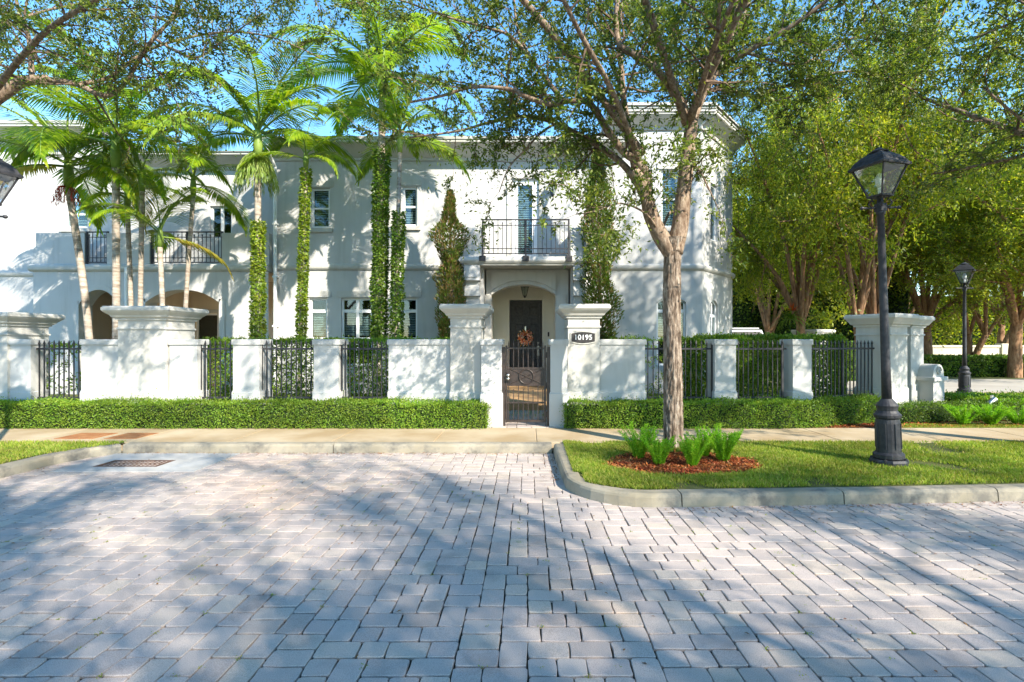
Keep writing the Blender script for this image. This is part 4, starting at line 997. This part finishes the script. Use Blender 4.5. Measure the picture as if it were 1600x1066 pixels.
limbs = [  # (points, r0, r1, twig density)
 ([Q(1053,395),Q(1063,350,.02),Q(1068,300,.05),Q(1075,240,.1),Q(1081,188,.12)], .125,.085,0),
 ([Q(1080,195,.12),Q(1092,160,.2),Q(1108,130,.3),Q(1132,85,.5),Q(1148,30,.6),Q(1158,-60,.6)], .075,.03,3),
 ([Q(1124,105,.4),Q(1165,82,.2),Q(1235,42,-.1),Q(1290,2,-.3),Q(1345,-40,-.4)], .045,.02,2.6),
 ([Q(1079,195,.12),Q(1060,158,-.1),Q(1042,128,-.3),Q(1015,100,-.45),Q(985,82,-.5),Q(966,66,-.5),Q(963,20,-.4),Q(968,-60,-.3)], .06,.028,2.6),
 ([Q(1104,138,.3),Q(1099,100,.5),Q(1088,50,.8),Q(1079,-10,1.0)], .03,.014,3.4),
 ([Q(1090,170,.2),Q(1105,120,-.4),Q(1120,60,-.9),Q(1125,-40,-1.3)], .04,.018,2.4),
 ([Q(1110,140,.3),Q(1150,143,.5),Q(1200,158,.8),Q(1240,150,1.0)], .028,.01,3.4),
 ([Q(1050,398),Q(1030,365,-.02),Q(1017,335,-.05),Q(1010,308,-.08),Q(1000,282,-.1),Q(990,268,-.1)], .115,.08,0),
 ([Q(1008,305,-.08),Q(1013,278,-.1),Q(998,255,-.12),Q(975,238,-.15),Q(950,205,-.2),Q(935,180,-.2),Q(918,160,-.25),Q(890,158,-.3),Q(858,163,-.4),Q(820,150,-.5),Q(798,140,-.5),Q(740,136,-.6),Q(690,150,-.7),Q(640,160,-.8)], .062,.014,2.6),
 ([Q(880,158,-.3),Q(858,130,-.1),Q(835,98,.1),Q(818,70,.3),Q(806,30,.4),Q(800,-50,.4)], .036,.014,3),
 ([Q(835,98,.1),Q(798,57,0),Q(755,42,0),Q(700,27,.1),Q(640,5,.1),Q(590,-10,.2)], .024,.009,3.2),
 ([Q(1010,318,-.08),Q(993,282,.0),Q(968,252,.1),Q(930,225,.2),Q(890,203,.3),Q(862,190,.35),Q(820,182,.4),Q(770,190,.5),Q(715,205,.6),Q(640,215,.7)], .058,.012,2.8),
 ([Q(870,192,.35),Q(845,208,.3),Q(820,235,.25),Q(795,262,.2),Q(780,300,.1)], .02,.006,3.6),
 ([Q(992,262,-.1),Q(984,215,.1),Q(975,160,.3),Q(970,100,.5),Q(966,40,.6),Q(966,-50,.7)], .055,.03,2.2),
 ([Q(1030,372,-.02),Q(1045,334,.35),Q(1056,333,.4)], .02,.018,0),
 ([Q(1072,262,.1),Q(1090,262,-.1),Q(1105,290,-.2),Q(1122,325,-.3)], .022,.006,3),
 ([Q(1035,372,-.05),Q(1010,335,-.2),Q(970,318,-.35),Q(930,330,-.5),Q(900,335,-.6)], .018,.006,4),
 ([Q(1080,200,.1),Q(1060,140,.9),Q(1020,60,1.8),Q(960,-60,2.6)], .05,.02,2.2),
 ([Q(1078,200,.1),Q(1110,120,1.2),Q(1160,30,2.2),Q(1200,-80,3.0)], .05,.02,2.2),
 ([Q(975,150,.3),Q(940,60,1.2),Q(890,-30,1.8),Q(840,-120,2.2)], .035,.015,2.2),
 ([Q(1000,255,-.1),Q(960,150,-1.0),Q(900,40,-1.8),Q(840,-90,-2.4)], .045,.018,2.0),
 ([Q(1080,190,.1),Q(1110,90,-1.0),Q(1160,-30,-1.8),Q(1230,-160,-2.2)], .045,.018,2.0),
 ([Q(966,-50,.7),Q(960,-180,.7),Q(940,-300,.6)], .03,.01,2.6),
 ([Q(1158,-60,.6),Q(1180,-170,.7),Q(1200,-280,.6)], .03,.01,2.6),
]
for i, (pts, r0, r1, dn) in enumerate(limbs):
    p_, rad = T.limb(pts, r0*1.0, r1, 12 if r0 > .05 else 8)
    if dn: T.twigs(p_, rad, dn, .85, 62, t0=.2)
for ctrl in ((Q(1185,150,.8),Q(1260,125,1.0),Q(1340,112,1.2),Q(1430,140,1.2)),(Q(1158,-50,.6),Q(1260,-70,.8),Q(1360,-50,1.0),Q(1450,0,1.0)),(Q(1165,82,.2),Q(1250,100,.9),Q(1330,60,1.5),Q(1420,50,1.9))):
    p_, rad = T.limb(ctrl, .028, .008, 6); T.twigs(p_, rad, 3.0, .85, 60, t0=.1)
for ctrl in (((2.2,7.3,4.6),(1.3,6.0,5.6),(.5,5.0,6.3),(-.2,4.1,6.8)),((2.2,7.3,4.6),(2.6,5.8,5.8),(2.9,4.6,6.6),(2.8,3.5,7.0)),((1.6,7.3,4.2),(.2,6.3,5.4),(-1.2,5.4,6.3),(-2.2,4.4,6.8)),((1.0,5.4,6.0),(1.6,4.2,6.6),(1.2,3.0,6.9))):
    p_, rad = T.limb(ctrl, .055, .015, 8); T.twigs(p_, rad, 2.2, .8, 60, t0=.4)
print('oak leaves', T.finish(root, .064, M['leaf_oak'], M['limb'], M['twig']))
tr = [c for c in root.children if c.name.startswith('trunk')][0]
tr.data.materials.append(M['bark'])
# the carved trunk is the first part of the mesh: give it the rough bark
nq = (len(tp)-1)*72+2
mi = np.zeros(len(tr.data.polygons), np.int32); mi[:nq] = 1; tr.data.polygons.foreach_set('material_index', mi)

# --- tree at the left edge, trunk outside the frame ---
TY = 6.9
T = Tree(23); root = thing('street_oak', (PX(-150,TY), TY, .12), 'tree whose pinkish limb and small grey leaves hang in from the upper left corner', 'tree', 'oaks along the street')
limbs = [([Q(-155,712),Q(-150,500),Q(-145,330),Q(-130,260)], .17,.13,0),
 ([Q(-135,275),Q(-80,210),Q(-30,170),Q(0,150),Q(35,128),Q(75,124)], .10,.055,0),
 ([Q(72,124),Q(120,132),Q(165,150),Q(195,130,-.05),Q(215,97,-.1),Q(240,60,-.2),Q(270,25,-.2),Q(290,-30,-.3)], .036,.018,3),
 ([Q(120,132),Q(160,125,.1),Q(190,108,.2),Q(228,80,.3),Q(290,60,.5),Q(360,50,.6),Q(430,60,.7),Q(500,90,.8)], .026,.008,3),
 ([Q(50,126),Q(48,90,.1),Q(43,50,.3),Q(30,20,.4),Q(18,-40,.4)], .034,.018,3.4),
 ([Q(48,70,.1),Q(62,100,-.1),Q(38,30,-.4),Q(60,-50,-.5)], .016,.01,3.4),
 ([Q(240,60,-.2),Q(300,90,-.4),Q(340,70,-.5),Q(410,20,-.6)], .018,.006,3.4),
 ([Q(225,88,-.1),Q(260,130,-.3),Q(285,180,-.4)], .014,.005,2.6),
 ([Q(290,-30,-.3),Q(380,-60,-.2),Q(480,-40,0),Q(560,0,.1)], .02,.006,3),
 ([Q(-130,260),Q(-100,120,.5),Q(-60,0,.9),Q(-20,-120,1.2)], .09,.03,2.4),
 ([Q(-130,260),Q(-180,120,-.5),Q(-200,-20,-.9),Q(-150,-160,-1.2)], .08,.03,2.2),
 ([Q(-100,120,.5),Q(-20,60,1.3),Q(60,20,1.8),Q(160,0,2.2)], .04,.012,2.6),
 ([Q(-60,0,.9),Q(60,-80,1.0),Q(180,-110,1.0),Q(320,-120,1.0)], .04,.012,2.4),
 ([Q(-30,170),Q(60,60,-.8),Q(150,0,-1.4),Q(250,-60,-1.9)], .04,.012,2.0)]
for i, (pts, r0, r1, dn) in enumerate(limbs):
    p_, rad = T.limb(pts, r0, r1, 10)
    if dn: T.twigs(p_, rad, dn, .75, 58, t0=.15)
for ctrl in (((-8.1,6.9,2.9),(-6.8,5.8,4.6),(-5.0,4.8,5.6),(-3.2,4.3,6.0)),((-8.1,6.9,2.9),(-7.2,5.2,4.6),(-6.4,3.9,5.7),(-5.6,2.9,6.2)),((-6.2,5.3,5.0),(-4.4,5.6,5.9),(-2.6,5.2,6.6)),((-6.8,4.6,5.2),(-4.8,3.4,6.0),(-3.4,2.8,6.4))):
    p_, rad = T.limb(ctrl, .06, .015, 8); T.twigs(p_, rad, 2.4, .8, 58, t0=.35)
T.finish(root, .052, M['leaf_oak'], M['limb'], M['twig'])

# --- generic oaks: right street tree, trees beyond, trees across the road that shade it ---
def oak(seed, H, rad, base, nl, mt, leafsz, lf, dens, bark, ln=1.0, trunk_r=.2, trunks=1, droop=0, step2=4, dm=(2.0,1.6,17,.19), hole=None):
    T = Tree(seed); T.dm, T.lm, T.cl, T.cr = dm; T.hole = hole; rt = thing('street_oak', (0,0,0), 'x', 'tree'); r = T.r
    for q in range(trunks):
        lean = Vector((r.uniform(-.5,.5), r.uniform(-.5,.5), 0))*(1.2 if trunks > 1 else .3)
        top = lean + Vector((0,0,base)); T.limb([Vector((0,0,-.1))+lean*.1, lean*.4+Vector((0,0,base*.5)), top], trunk_r, trunk_r*.72, 12)
        for k in range(nl):
            az = 2*pi*(k+q*.5)/nl + r.uniform(-.4,.4); el = r.uniform(.15,1.3)
            hd = Vector((cos(az), sin(az), 0)); R_ = rad*(.45+.55*cos(el))*r.uniform(.8,1.1); Z_ = (H-base)*(.25+.75*sin(el))*r.uniform(.85,1.05)-droop
            pts = [top-Vector((0,0,.15)), top+hd*R_*.25+Vector((0,0,Z_*.38)), top+hd*R_*.6+Vector((0,0,Z_*.72))+T.rv()*.25, top+hd*R_+Vector((0,0,Z_))]
            p_, rd = T.limb(pts, trunk_r*.5, .02, 8); T.twigs(p_, rd, dens, ln, lf, t0=.3)
            for m in range(step2):
                i = int(len(p_)*r.uniform(.3,.85)); d = (T.rv()+hd*.5+Vector((0,0,.25))).normalized(); l = rad*r.uniform(.3,.55)
                q2, r2 = T.limb([p_[i], p_[i]+d*l*.5+T.rv()*.15, p_[i]+d*l+Vector((0,0,.15))], rd[i]*.55, .012, 6); T.twigs(q2, r2, dens, ln, lf, t0=.2)
    n = T.finish(rt, leafsz, mt, bark, M['twig']); print('oak', seed, n); return rt
A = oak(31, 9.2, 3.6, 2.7, 8, M['leaf_oak'], .07, 46, 2.1, M['limb'], .9, .17)
A2 = oak(37, 9.0, 4.1, 3.0, 10, M['leaf_oak'], .085, 46, 1.5, M['limb'], .8, .17, dm=(1.7,.9,80,.26), hole=-.02)
A2['category'] = 'tree'; firstA2 = True
tag(A, 'tree leaning in from beyond the right edge, its leaves filling the upper right corner', 'tree', 'oaks along the street'); A.location = (8.2, 6.6, .12); A.rotation_euler.z = .6
for (x, y, rz, s, lab) in ((-5.2,-4.4,.4,1.0,'tree behind the camera at the far left of the road'),(1.4,-4.6,1.1,1.0,'tree behind the camera shading the paving at left'),(7.8,-5.4,2.3,1.05,'tree behind the camera shading the middle of the road'),(14.2,-4.9,3.6,1.0,'tree behind the camera to the right')):
    c = A2 if firstA2 else copy_tree(A2); firstA2 = False; c.location = (x,y,.1); c.rotation_euler.z = rz; c.scale = (s,s,s); tag(c, lab, 'tree', 'oaks along the street')
c = copy_tree(A); c.location = (13.0, 6.6, .1); c.rotation_euler.z = 2.6; c.scale = (1.5,)*3; tag(c, 'tall tree beyond the right edge whose shade falls on the house corner', 'tree', 'oaks along the street')
Bt = oak(41, 11, 4.6, 2.2, 8, M['leaf_far'], .12, 34, 1.7, M['red_limb'], 1.2, .26, 1, .2, dm=(1.9,1.0,14,.24))
Ct = oak(43, 11.5, 4.8, 1.9, 5, M['leaf_far'], .13, 34, 1.6, M['red_limb'], 1.25, .17, 2, .3, dm=(1.9,1.0,14,.24))
spots = [(Bt, PX(1250,17), 17, .3, 1.0, 'spreading tree with reddish limbs and a hanging fern, behind the right garden hedge'),
 (Ct, PX(1350,15.6), 15.6, 1.0, 1.07, 'multi-limbed pale tree behind the corner pillar at right'),
 (Bt, PX(1585,21.5), 21.5, 2.0, 1.0, 'thick reddish trunk tree at the right edge beyond the side street'),
 (Ct, PX(1515,24), 24, 3.0, .95, 'leaning slim-trunked tree beyond the side street, behind the far lamp post'),
 (Bt, PX(1450,25.5), 25.5, 4.0, 1.0, 'dark-trunked tree beyond the side street just right of the pillars'),
 (Ct, PX(1212,26), 26, 5.0, 1.05, 'leafy tree behind the parked white vehicle, beside the house corner'),
 (Bt, PX(1320,28), 28, .9, 1.25, 'tall distant tree filling the gap between the reddish trees'),
 (Ct, PX(1560,33), 33, 2.5, 1.3, 'farthest tall tree at the right, above the far wall'),
 (Bt, PX(1700,19), 19, 3.3, 1.05, 'tree beyond the right edge whose crown enters at upper right'),
 (Ct, PX(1420,34), 34, 5.5, 1.3, 'farthest tall tree in the middle of the right background'),
 (Bt, PX(1200,31), 31, 1.7, 1.3, 'tall distant tree rising just right of the house roof')]
seen = set()
for src, x, y, rz, s, lab in spots:
    c = src if src.name not in seen else copy_tree(src); seen.add(src.name)
    c.location = (x, y, .1); c.rotation_euler.z = rz; c.scale = (s, s, s) if y not in (17, 15.6) else ((.66, .66, .95) if y == 17 else (.72, .8, 1.07)); tag(c, lab, 'tree', 'background trees right of the house')
# far hedges and low wall beyond the side street
hedge([(PX(1135,19.5),19.5),(PX(1345,19.5),19.5)], .9, 1.42, .1, 700, 'far_hedge', 'clipped green hedge in front of the parked white vehicle beyond the garden', 'leaf_dark', .08)
hedge([(PX(1415,22),22),(30,21.6)], 2.5, .75, .1, 420, 'far_hedge', 'dark low hedge beyond the side street at right', 'leaf_dark', .11)
hedge([(PX(1130,27),27),(PX(1420,27),27)], 3, 5.5, .1, 110, 'far_hedge', 'tall green shrubbery behind the right garden hedge and vehicle', 'leaf_dark', .16)
hedge([(PX(1390,37),37),(50,37)], 3, 4.5, .1, 90, 'far_hedge', 'tall green thicket in the distance behind the far low wall', 'leaf_far', .22)
b = MB(); b.box(PX(1430,30),55,30,30.3,.1,PZ(543,30)+.0); b.cham(PX(1430,30)-.05,55,29.95,30.35,PZ(543,30),PZ(541,30)+.05,.02)
for x in (22,27,32): b.cham(x,x+.5,29.9,30.4,.1,1.45,.03)
o = b.build('boundary_wall', M['ledge']); tag(o, 'long low beige wall far beyond the side street', 'wall'); 

# bromeliad and hanging fern on the reddish tree
def tuft(name, loc, n, Lr, W, mt, label, cat, droop, upk):
    L = Leaves(); P_, D_ = [], []; cb = MB()
    for k in range(n):
        az = random.uniform(0, 2*pi); el = random.uniform(*upk); v = Vector((cos(az)*cos(el), sin(az)*cos(el), sin(el))); l = Lr*random.uniform(.7,1.1); m = 4; q = Vector((0,0,0))
        side = v.cross(Vector((0,0,1))).normalized(); pts = []
        for i in range(m+1):
            wv = W*(1-i/m)*.5+.002; pts.append((q-side*wv, q+side*wv)); q = q+v*l/m; v = (v+Vector((0,0,-droop))).normalized()
        for (a, c), (d, e) in zip(pts, pts[1:]): L.a.append(np.array([[a, c, e, d]], float))
    o = L.mesh(name, M[mt]); o.location = loc; return tag(o, label, cat)
bt = P(1240, 0, 15.2)
tuft('bromeliad', P(1238,486,16.72), 26, .35, .05, 'brom', 'red orange bromeliad perched on the reddish tree trunk', 'plant', .1, (.1,1.2))
tuft('staghorn_fern', P(1236,500,16.7), 90, .85, .035, 'leaf_dark', 'dark green strappy plant hanging from the tree trunk below the red bromeliad', 'plant', .55, (.0,1.2))

# ================= PALMS =================
def frond_mesh(seed, Ln=2.0, el=.9, droop=1.5, ll=.5, mt='leaf_palm'):
    r = random.Random(seed); m = 16; pts = [Vector((0,0,0))]; a = el
    for i in range(m): a -= droop/m*(.5+i/m); pts.append(pts[-1]+Vector((cos(a),0,sin(a)))*Ln/m)
    b = MB(); b.tube(pts, [.02*(1-.85*i/m)+.002 for i in range(m+1)], 5)
    L = Leaves(); P_, D_, N_, LL = [], [], [], []
    for s in (-1, 1):
        for k in range(58):
            t = .14+.86*k/57; f = t*m; i = min(m-1, int(f)); q = pts[i].lerp(pts[i+1], f-i); ax = (pts[i+1]-pts[i]).normalized()
            up = Vector((0,1,0)).cross(ax)*-1; env = math.sin(pi*min(1,(.12+t*.9)))**.6 if t < .98 else .4
            d = Vector((0,s,0))*(1-.55*t)+ax*(.45+.5*t)+up*(.22+r.uniform(-.08,.08))+Vector((0,0,-.35)); l = ll*max(.25,env)*r.uniform(.85,1.1)
            d.normalize()
            # two-piece leaflet: tip droops
            q2 = q+d*l*.5; d2 = (d+Vector((0,0,-.45))).normalized(); q3 = q2+d2*l*.5; sd = d.cross(Vector((0,0,1))).normalized()
            wv = .017
            L.a.append(np.array([[q-sd*.006, q+sd*.006, q2+sd*wv, q2-sd*wv]], float)); L.a.append(np.array([[q2-sd*wv, q2+sd*wv, q3+sd*.002, q3-sd*.002]], float))
    o = L.mesh('frond', [M[mt], M['shaft']], b); return o
FR = [frond_mesh(100+i, 2.0, e, dr) for i, (e, dr) in enumerate(((1.35,1.3),(1.0,1.6),(.65,1.7),(.3,1.5)))]
FY = frond_mesh(120, 1.9, -.1, 1.2, .5, 'palm_yellow')
protos = FR+[FY]
def palm(base, top, Y, label, nf=11, sc=1.0, ivy=None, r=.07, fruit=None, seed=0, old=False, tops=0.0):
    p0 = P(base[0], 533+1.43*F/Y, Y); p1 = P(top[0], top[1], Y); rd = random.Random(seed+500)
    root = thing('palm_tree', p0, label, 'palm', 'palms in the front gardens')
    mid = p0.lerp(p1,.5); mid.x += (base[0]-top[0])*.12*Y/F
    pts = smooth_path([p0, mid, p1], 14); b = MB(); rad = [r*(1.35-.5*min(1,i/6))*(1+.05*(i%2)) for i in range(len(pts))]
    b.tube(pts, rad, 12); local(b.build('trunk', M['palm_trunk'], None, True), root)
    b = MB(); sh = .55*sc; b.tube([p1-Vector((0,0,.02)), p1+Vector((0,0,sh*.4)), p1+Vector((0,0,sh*.8)), p1+Vector((0,0,sh))], [r*1.0, r*1.25, r*.9, r*.5], 12); local(b.build('crownshaft', M['shaft'], None, True), root)
    c = p1+Vector((0,0,sh*.9))-p0
    nf = int(nf*1.12)
    for k in range(nf):
        tier = int(k*4/nf); src = FR[tier] if not (old and k == nf-1) else FY
        o = src.copy(); C.objects.link(o); o.parent = root; o.name = 'frond'
        o.location = c - Vector((0,0,.06*tier)); s = sc*rd.uniform(.9,1.22); o.scale = (s, s*rd.uniform(.9,1.1), s)
        o.rotation_euler = (rd.uniform(-.25,.25), rd.uniform(-.15,.15), k*2.399+seed+rd.uniform(-.2,.2))
    if ivy:
        y0, y1, iw, mt, dn = ivy; za, zb = PZ(y0,Y), PZ(y1,Y); n = int(dn*(zb-za)); L = Leaves()
        z = rng.uniform(za, zb, n); a = rng.uniform(0,2*pi,n); 
        wn = np.array([1+.35*noise.noise(Vector((float(zz)*2.5, float(aa), 7+seed))) for zz, aa in zip(z, a)])
        t = (z-p0.z)/(p1.z-p0.z); cx = p0.x+(p1.x-p0.x)*t; rr_ = iw*wn*rng.uniform(.75,1.15,n)
        p = np.stack([cx+rr_*np.cos(a), Y+rr_*np.sin(a), z],1); d = runit(n)+np.stack([np.cos(a),np.sin(a),-.5+0*a],1)
        L.add(p, d, np.stack([np.cos(a),np.sin(a),.4+0*a],1)+.4*runit(n), rng.uniform(.05,.09,n), rng.uniform(.04,.06,n), .1)
        o = L.mesh('ivy', M[mt]); local(o, root)
    if fruit:
        mt, n, ln_ = fruit; L = Leaves(); cc = np.array(p1+Vector((0,-.05,-.02)))
        for k in range(n):
            a = rng.uniform(0,2*pi); q = cc.copy(); v = np.array([cos(a)*.5, sin(a)*.5, .1]); st = ln_/7*rng.uniform(.55,1.15)
            for i in range(7):
                q2 = q+v/np.linalg.norm(v)*st; m = 3
                L.add(np.tile(q,(m,1))+rng.normal(0,.01,(m,3)), np.tile(q2-q,(m,1))+.02*runit(m), runit(m), st*1.3, .018)
                q = q2; v = v+np.array([0,0,-.5])
        o = L.mesh('fruit_cluster', M[mt]); local(o, root)
    return root
palm((148,530),(107,292),12.2,'palm with a leaning trunk and red fruit, leftmost of the palms',12,1.3,None,.085,('fruit',26,.55),1,True)
palm((182,530),(181,262),11.8,'palm with a green-topped upright trunk directly left of the capped pillar centre',13,1.4,None,.085,None,2,True)
palm((208,530),(199,325),12.6,'slender ringed palm trunk, first right of the upright green palm',7,.8,None,.06,None,3)
palm((218,530),(222,298),12.2,'slender pale palm behind the capped pillar, second right of the upright palm',7,.95,None,.06,None,4)
palm((258,530),(250,385),12.0,'short palm with low fronds in front of the iron railing',7,.8,None,.06,None,5,True)
palm((284,530),(302,305),12.4,'slim palm with a bare pale trunk crossing the middle of the iron railing',7,.9,None,.055,None,6)
palm((403,530),(403,245),12.4,'palm with yellow green ivy and hanging seed strands, left of the downpipe',14,1.28,(530,345,.12,'leaf_ivy',1100),.085,('spray',150,1.0),7)
palm((468,530),(478,262),12.6,'slim palm wrapped in ivy just left of the upper window',8,.75,(530,262,.085,'leaf_ivy',800),.055,None,8)
palm((590,530),(598,150),13.0,'tallest palm, its thick trunk covered in dark ivy, right of the twin window',14,1.4,(530,235,.155,'leaf_ivydark',1600),.10,None,9)
palm((617,530),(625,238),12.8,'palm with dark ivy below a bare trunk, beside the tallest palm',10,1.05,(530,330,.12,'leaf_ivydark',1100),.06,None,10)
for o in protos: bpy.data.objects.remove(o)

# columnar junipers on both sides of the porch
def column(px, Y, y0, y1, wmax, label, mt, seed, lean=0):
    z0, z1 = .12, PZ(y1, Y); x = PX(px, Y); root = thing('column_juniper', (x,Y,.12), label, 'shrub', 'columnar evergreens beside the porch')
    b = MB(); b.tube([(x,Y,.1),(x+lean*.5,Y,(z0+z1)/2),(x+lean,Y,z1-.2)], [.07,.05,.01], 8); local(b.build('trunk', M['twig']), root)
    n = int(14000*(z1-z0)/5); t = rng.random(n); a = rng.uniform(0,2*pi,n)
    env = wmax*(np.minimum(1, (1-t)*4.5)**.7)*(.80+.2*np.minimum(1,t*6))
    lump = np.array([1+.8*noise.noise(Vector((float(tt)*11, float(cos(aa))*1.3, float(sin(aa))*1.3+seed))) for tt, aa in zip(t, a)])
    env = env*np.array([1+.9*noise.noise(Vector((float(tt)*7+seed*5, 3, seed))) for tt in t]); rr_ = env*lump*np.sqrt(rng.uniform(.1,1.1,n)); rr_ = np.maximum(rr_, .02); p = np.stack([x+lean*t+rr_*np.cos(a), Y+rr_*np.sin(a), z0+(z1-z0)*t],1)
    d = np.stack([np.cos(a)*.7,np.sin(a)*.7,.9+0*a],1)+.5*runit(n); L = Leaves(); L.add(p, d, runit(n), rng.uniform(.06,.13,n), rng.uniform(.022,.04,n), .1)
    local(L.mesh('foliage', M[mt]), root)
column(706, 13.6, 527, 300, .30, 'browning columnar evergreen left of the porch balcony', 'leaf_cypb', 1, -.05)
column(940, 13.5, 527, 236, .34, 'tall green columnar evergreen right of the porch balcony', 'leaf_cyp', 2, -.12)

# ================= STREET LAMPS =================
def lamp(loc, label, lean=0, rz=R(28), H=3.9):
    root = thing('street_lamp', loc, label, 'street lamp', 'black lantern street lamps', 0)
    b = MB(); b.lathe((0,0,0),[(.205,0),(.205,.05),(.19,.075)],8)
    b.lathe((0,0,.07),[(.15,0),(.165,.02),(.165,.06),(.135,.085)],16)
    ring = []
    b.lathe((0,0,.15),[(.13,0),(.128,.35),(.122,.40),(.14,.42),(.145,.45),(.12,.475),(.105,.5),(.11,.53),(.118,.56),(.10,.585),(.072,.62),(.055,.64)],20)
    for k in range(8): a = 2*pi*k/8; b.tube([(.131*cos(a),.131*sin(a),.2),(.128*cos(a),.128*sin(a),.5)], .009, 5)
    put(b.build('base', M['iron'], None, False), root)
    for k in range(4):
        a = pi/4+pi/2*k; bb = MB(); bb.lathe((.175*cos(a),.175*sin(a),.05),[(.018,0),(.018,.03),(.006,.036)],6); put(bb.build('bolt', M['iron']), root)
    b = MB(); b.lathe((0,0,0),[(.055,.78),(.050,1.2),(.043,2.2),(.038,H-.78),(.05,H-.77),(.05,H-.74),(.038,H-.73),(.034,H-.60)],16); put(b.build('pole', M['iron'], None, True), root)
    zc = H-.70; b = MB(); b.M = Matrix.Rotation(rz,4,'Z'); b.cham(-.05,.05,-.05,.05,zc-.04,zc+.05,.008); b.M = Matrix.Identity(4)
    b.tube([(-.22,0,zc),(.22,0,zc)], .012, 8)
    for s in (-1,1): b.rings([[(s*(.20+q),r_*cos(2*pi*k/8),zc+r_*sin(2*pi*k/8)) for k in range(8)] for q,r_ in ((0,.012),(.01,.022),(.03,.022),(.045,.01))])
    put(b.build('ladder_bar', M['iron']), root)
    MR = Matrix.Rotation(rz,4,'Z'); zb, zt = H-.56, H-.22; wb, wt = .085, .198
    b = MB(); b.M = MR
    for k in range(4):    # scroll brackets
        a = pi/4+pi/2*k; c, s = cos(a), sin(a)
        b.tube([(r_*c,r_*s,z) for r_,z in ((.035,zb-.12),(.09,zb-.13),(.12,zb-.09),(.10,zb-.05),(.07,zb-.06),(.09,zb-.02),(.13,zb))], .009, 6)
    b.lathe((0,0,zb-.13),[(.035,0),(.05,.03),(.03,.06),(.03,.12)],12)
    sq = lambda w_, z: [(-w_,-w_,z),(w_,-w_,z),(w_,w_,z),(-w_,w_,z)]
    b.rings([sq(wb+.012,zb-.012), sq(wb+.016,zb+.008)]); 
    for sx in (-1,1):
        for sy in (-1,1): b.tube([(wb*sx,wb*sy,zb),(wt*sx,wt*sy,zt)], .011, 4)
    fr = b.build('lantern_frame', M['iron']); put(fr, root)
    b = MB(); b.M = MR; b.rings([sq(wb-.004,zb+.008), sq(wt-.006,zt)], False, False); put(b.build('lantern_glass', M['lampglass']), root)
    b = MB(); b.M = MR; b.lathe((0,0,zb),[(.022,.0),(.022,.10)],10); b.lathe((0,0,zb+.10),[(.02,0),(.045,.05),(.05,.10),(.03,.16),(.005,.18)],12); put(b.build('bulb', M['white'], None, True), root)
    b = MB(); b.M = MR
    b.rings([sq(wt+.03,zt-.008), sq(wt+.034,zt+.014), sq(wt+.012,zt+.035), sq(wt-.015,zt+.085), sq(wt-.055,zt+.13), sq(.095,zt+.165), sq(.08,zt+.18)])
    b.lathe((0,0,zt+.178),[(.10,0),(.105,.012),(.07,.03),(.045,.045),(.03,.06),(.005,.066)],16)
    put(b.build('lantern_roof', M['iron']), root)
    root.rotation_euler = (0, lean, 0); return root
lamp((PX(1389,6.3), 6.3, .12), 'black street lamp on the island lawn, the nearest and tallest in the photo', R(-1.9), R(20), 3.78)
lamp((PX(-47,6.0), 6.0, .12), 'black street lamp at the left edge, only part of its lantern inside the frame', R(3.6), R(62), 3.62)
lamp((PX(1507,14.6), 14.6, .12), 'distant black street lamp beside the side street at right', 0, R(45), 3.65)
# lamp lid notes: small garden spotlight
sp = P(1550, 636, 10.1); t = thing('garden_spotlight', (sp.x, sp.y, .12), 'small grey garden spotlight standing among the ferns at right', 'spotlight')
b = MB(); b.tube([(0,0,0),(0,0,.26)], .012, 6); put(b.build('stake', M['iron']), t)
b = MB(); b.tube([(-.09,-.02,.26),(.05,0,.36)], [.05,.065], 12); b.cham(-.02,.02,-.02,.02,.36,.44,.004); put(b.build('lamp_head', M['steel']), t)
# white vehicle behind the hedge
cY = 22.0; t = thing('parked_car', (PX(1150,cY), cY, .1), 'white parked vehicle whose roof and dark windows show above the hedge beside the house', 'vehicle')
b = MB(); prof = [(-2.1,.35),(-2.15,.9),(-1.9,1.1),(-1.1,1.2),(-.7,1.95),(1.75,2.0),(2.1,1.2),(2.15,.35)]
b.rings([[(x,y*(1 if z < 1.25 else .85),z) for x,z in prof] for y in (-.9,.9)]); put(b.build('body', M['hull']), t)
for q, (xa, xb) in enumerate(((-.62,.2),(.3,1.0),(1.1,1.75))):
    b = MB(); b.poly([(xa-(.25 if q==0 else 0),-.895,1.28),(xb,-.895,1.28),(xb,-.80,1.82),(xa,-.80,1.82)]); b.rings([[(xa,-.9,1.28),(xb,-.9,1.28),(xb,-.79,1.82),(xa,-.79,1.82)],[(xa,-.85,1.28),(xb,-.85,1.28),(xb,-.75,1.82),(xa,-.75,1.82)]]); put(b.build('side_window', M['plaque']), t)
for x in (-1.35,1.35):
    for y in (-.88,.88):
        b = MB(); b.tube([(x,y-.1,.34),(x,y+.1,.34)], .34, 16); put(b.build('wheel', M['rubber']), t)
b = MB(); b.box(-.6,1.7,-.7,.7,2.0,2.04); put(b.build('roof_rack', M['hull']), t)
for q in (-1,):
    b = MB(); b.poly([(-1.08,-.74,1.24),(-1.08,.74,1.24),(-.74,.70,1.88),(-.74,-.70,1.88)]); put(b.build('windscreen', M['plaque']), t)
t.rotation_euler.z = R(90)
print('done', len(bpy.data.objects))
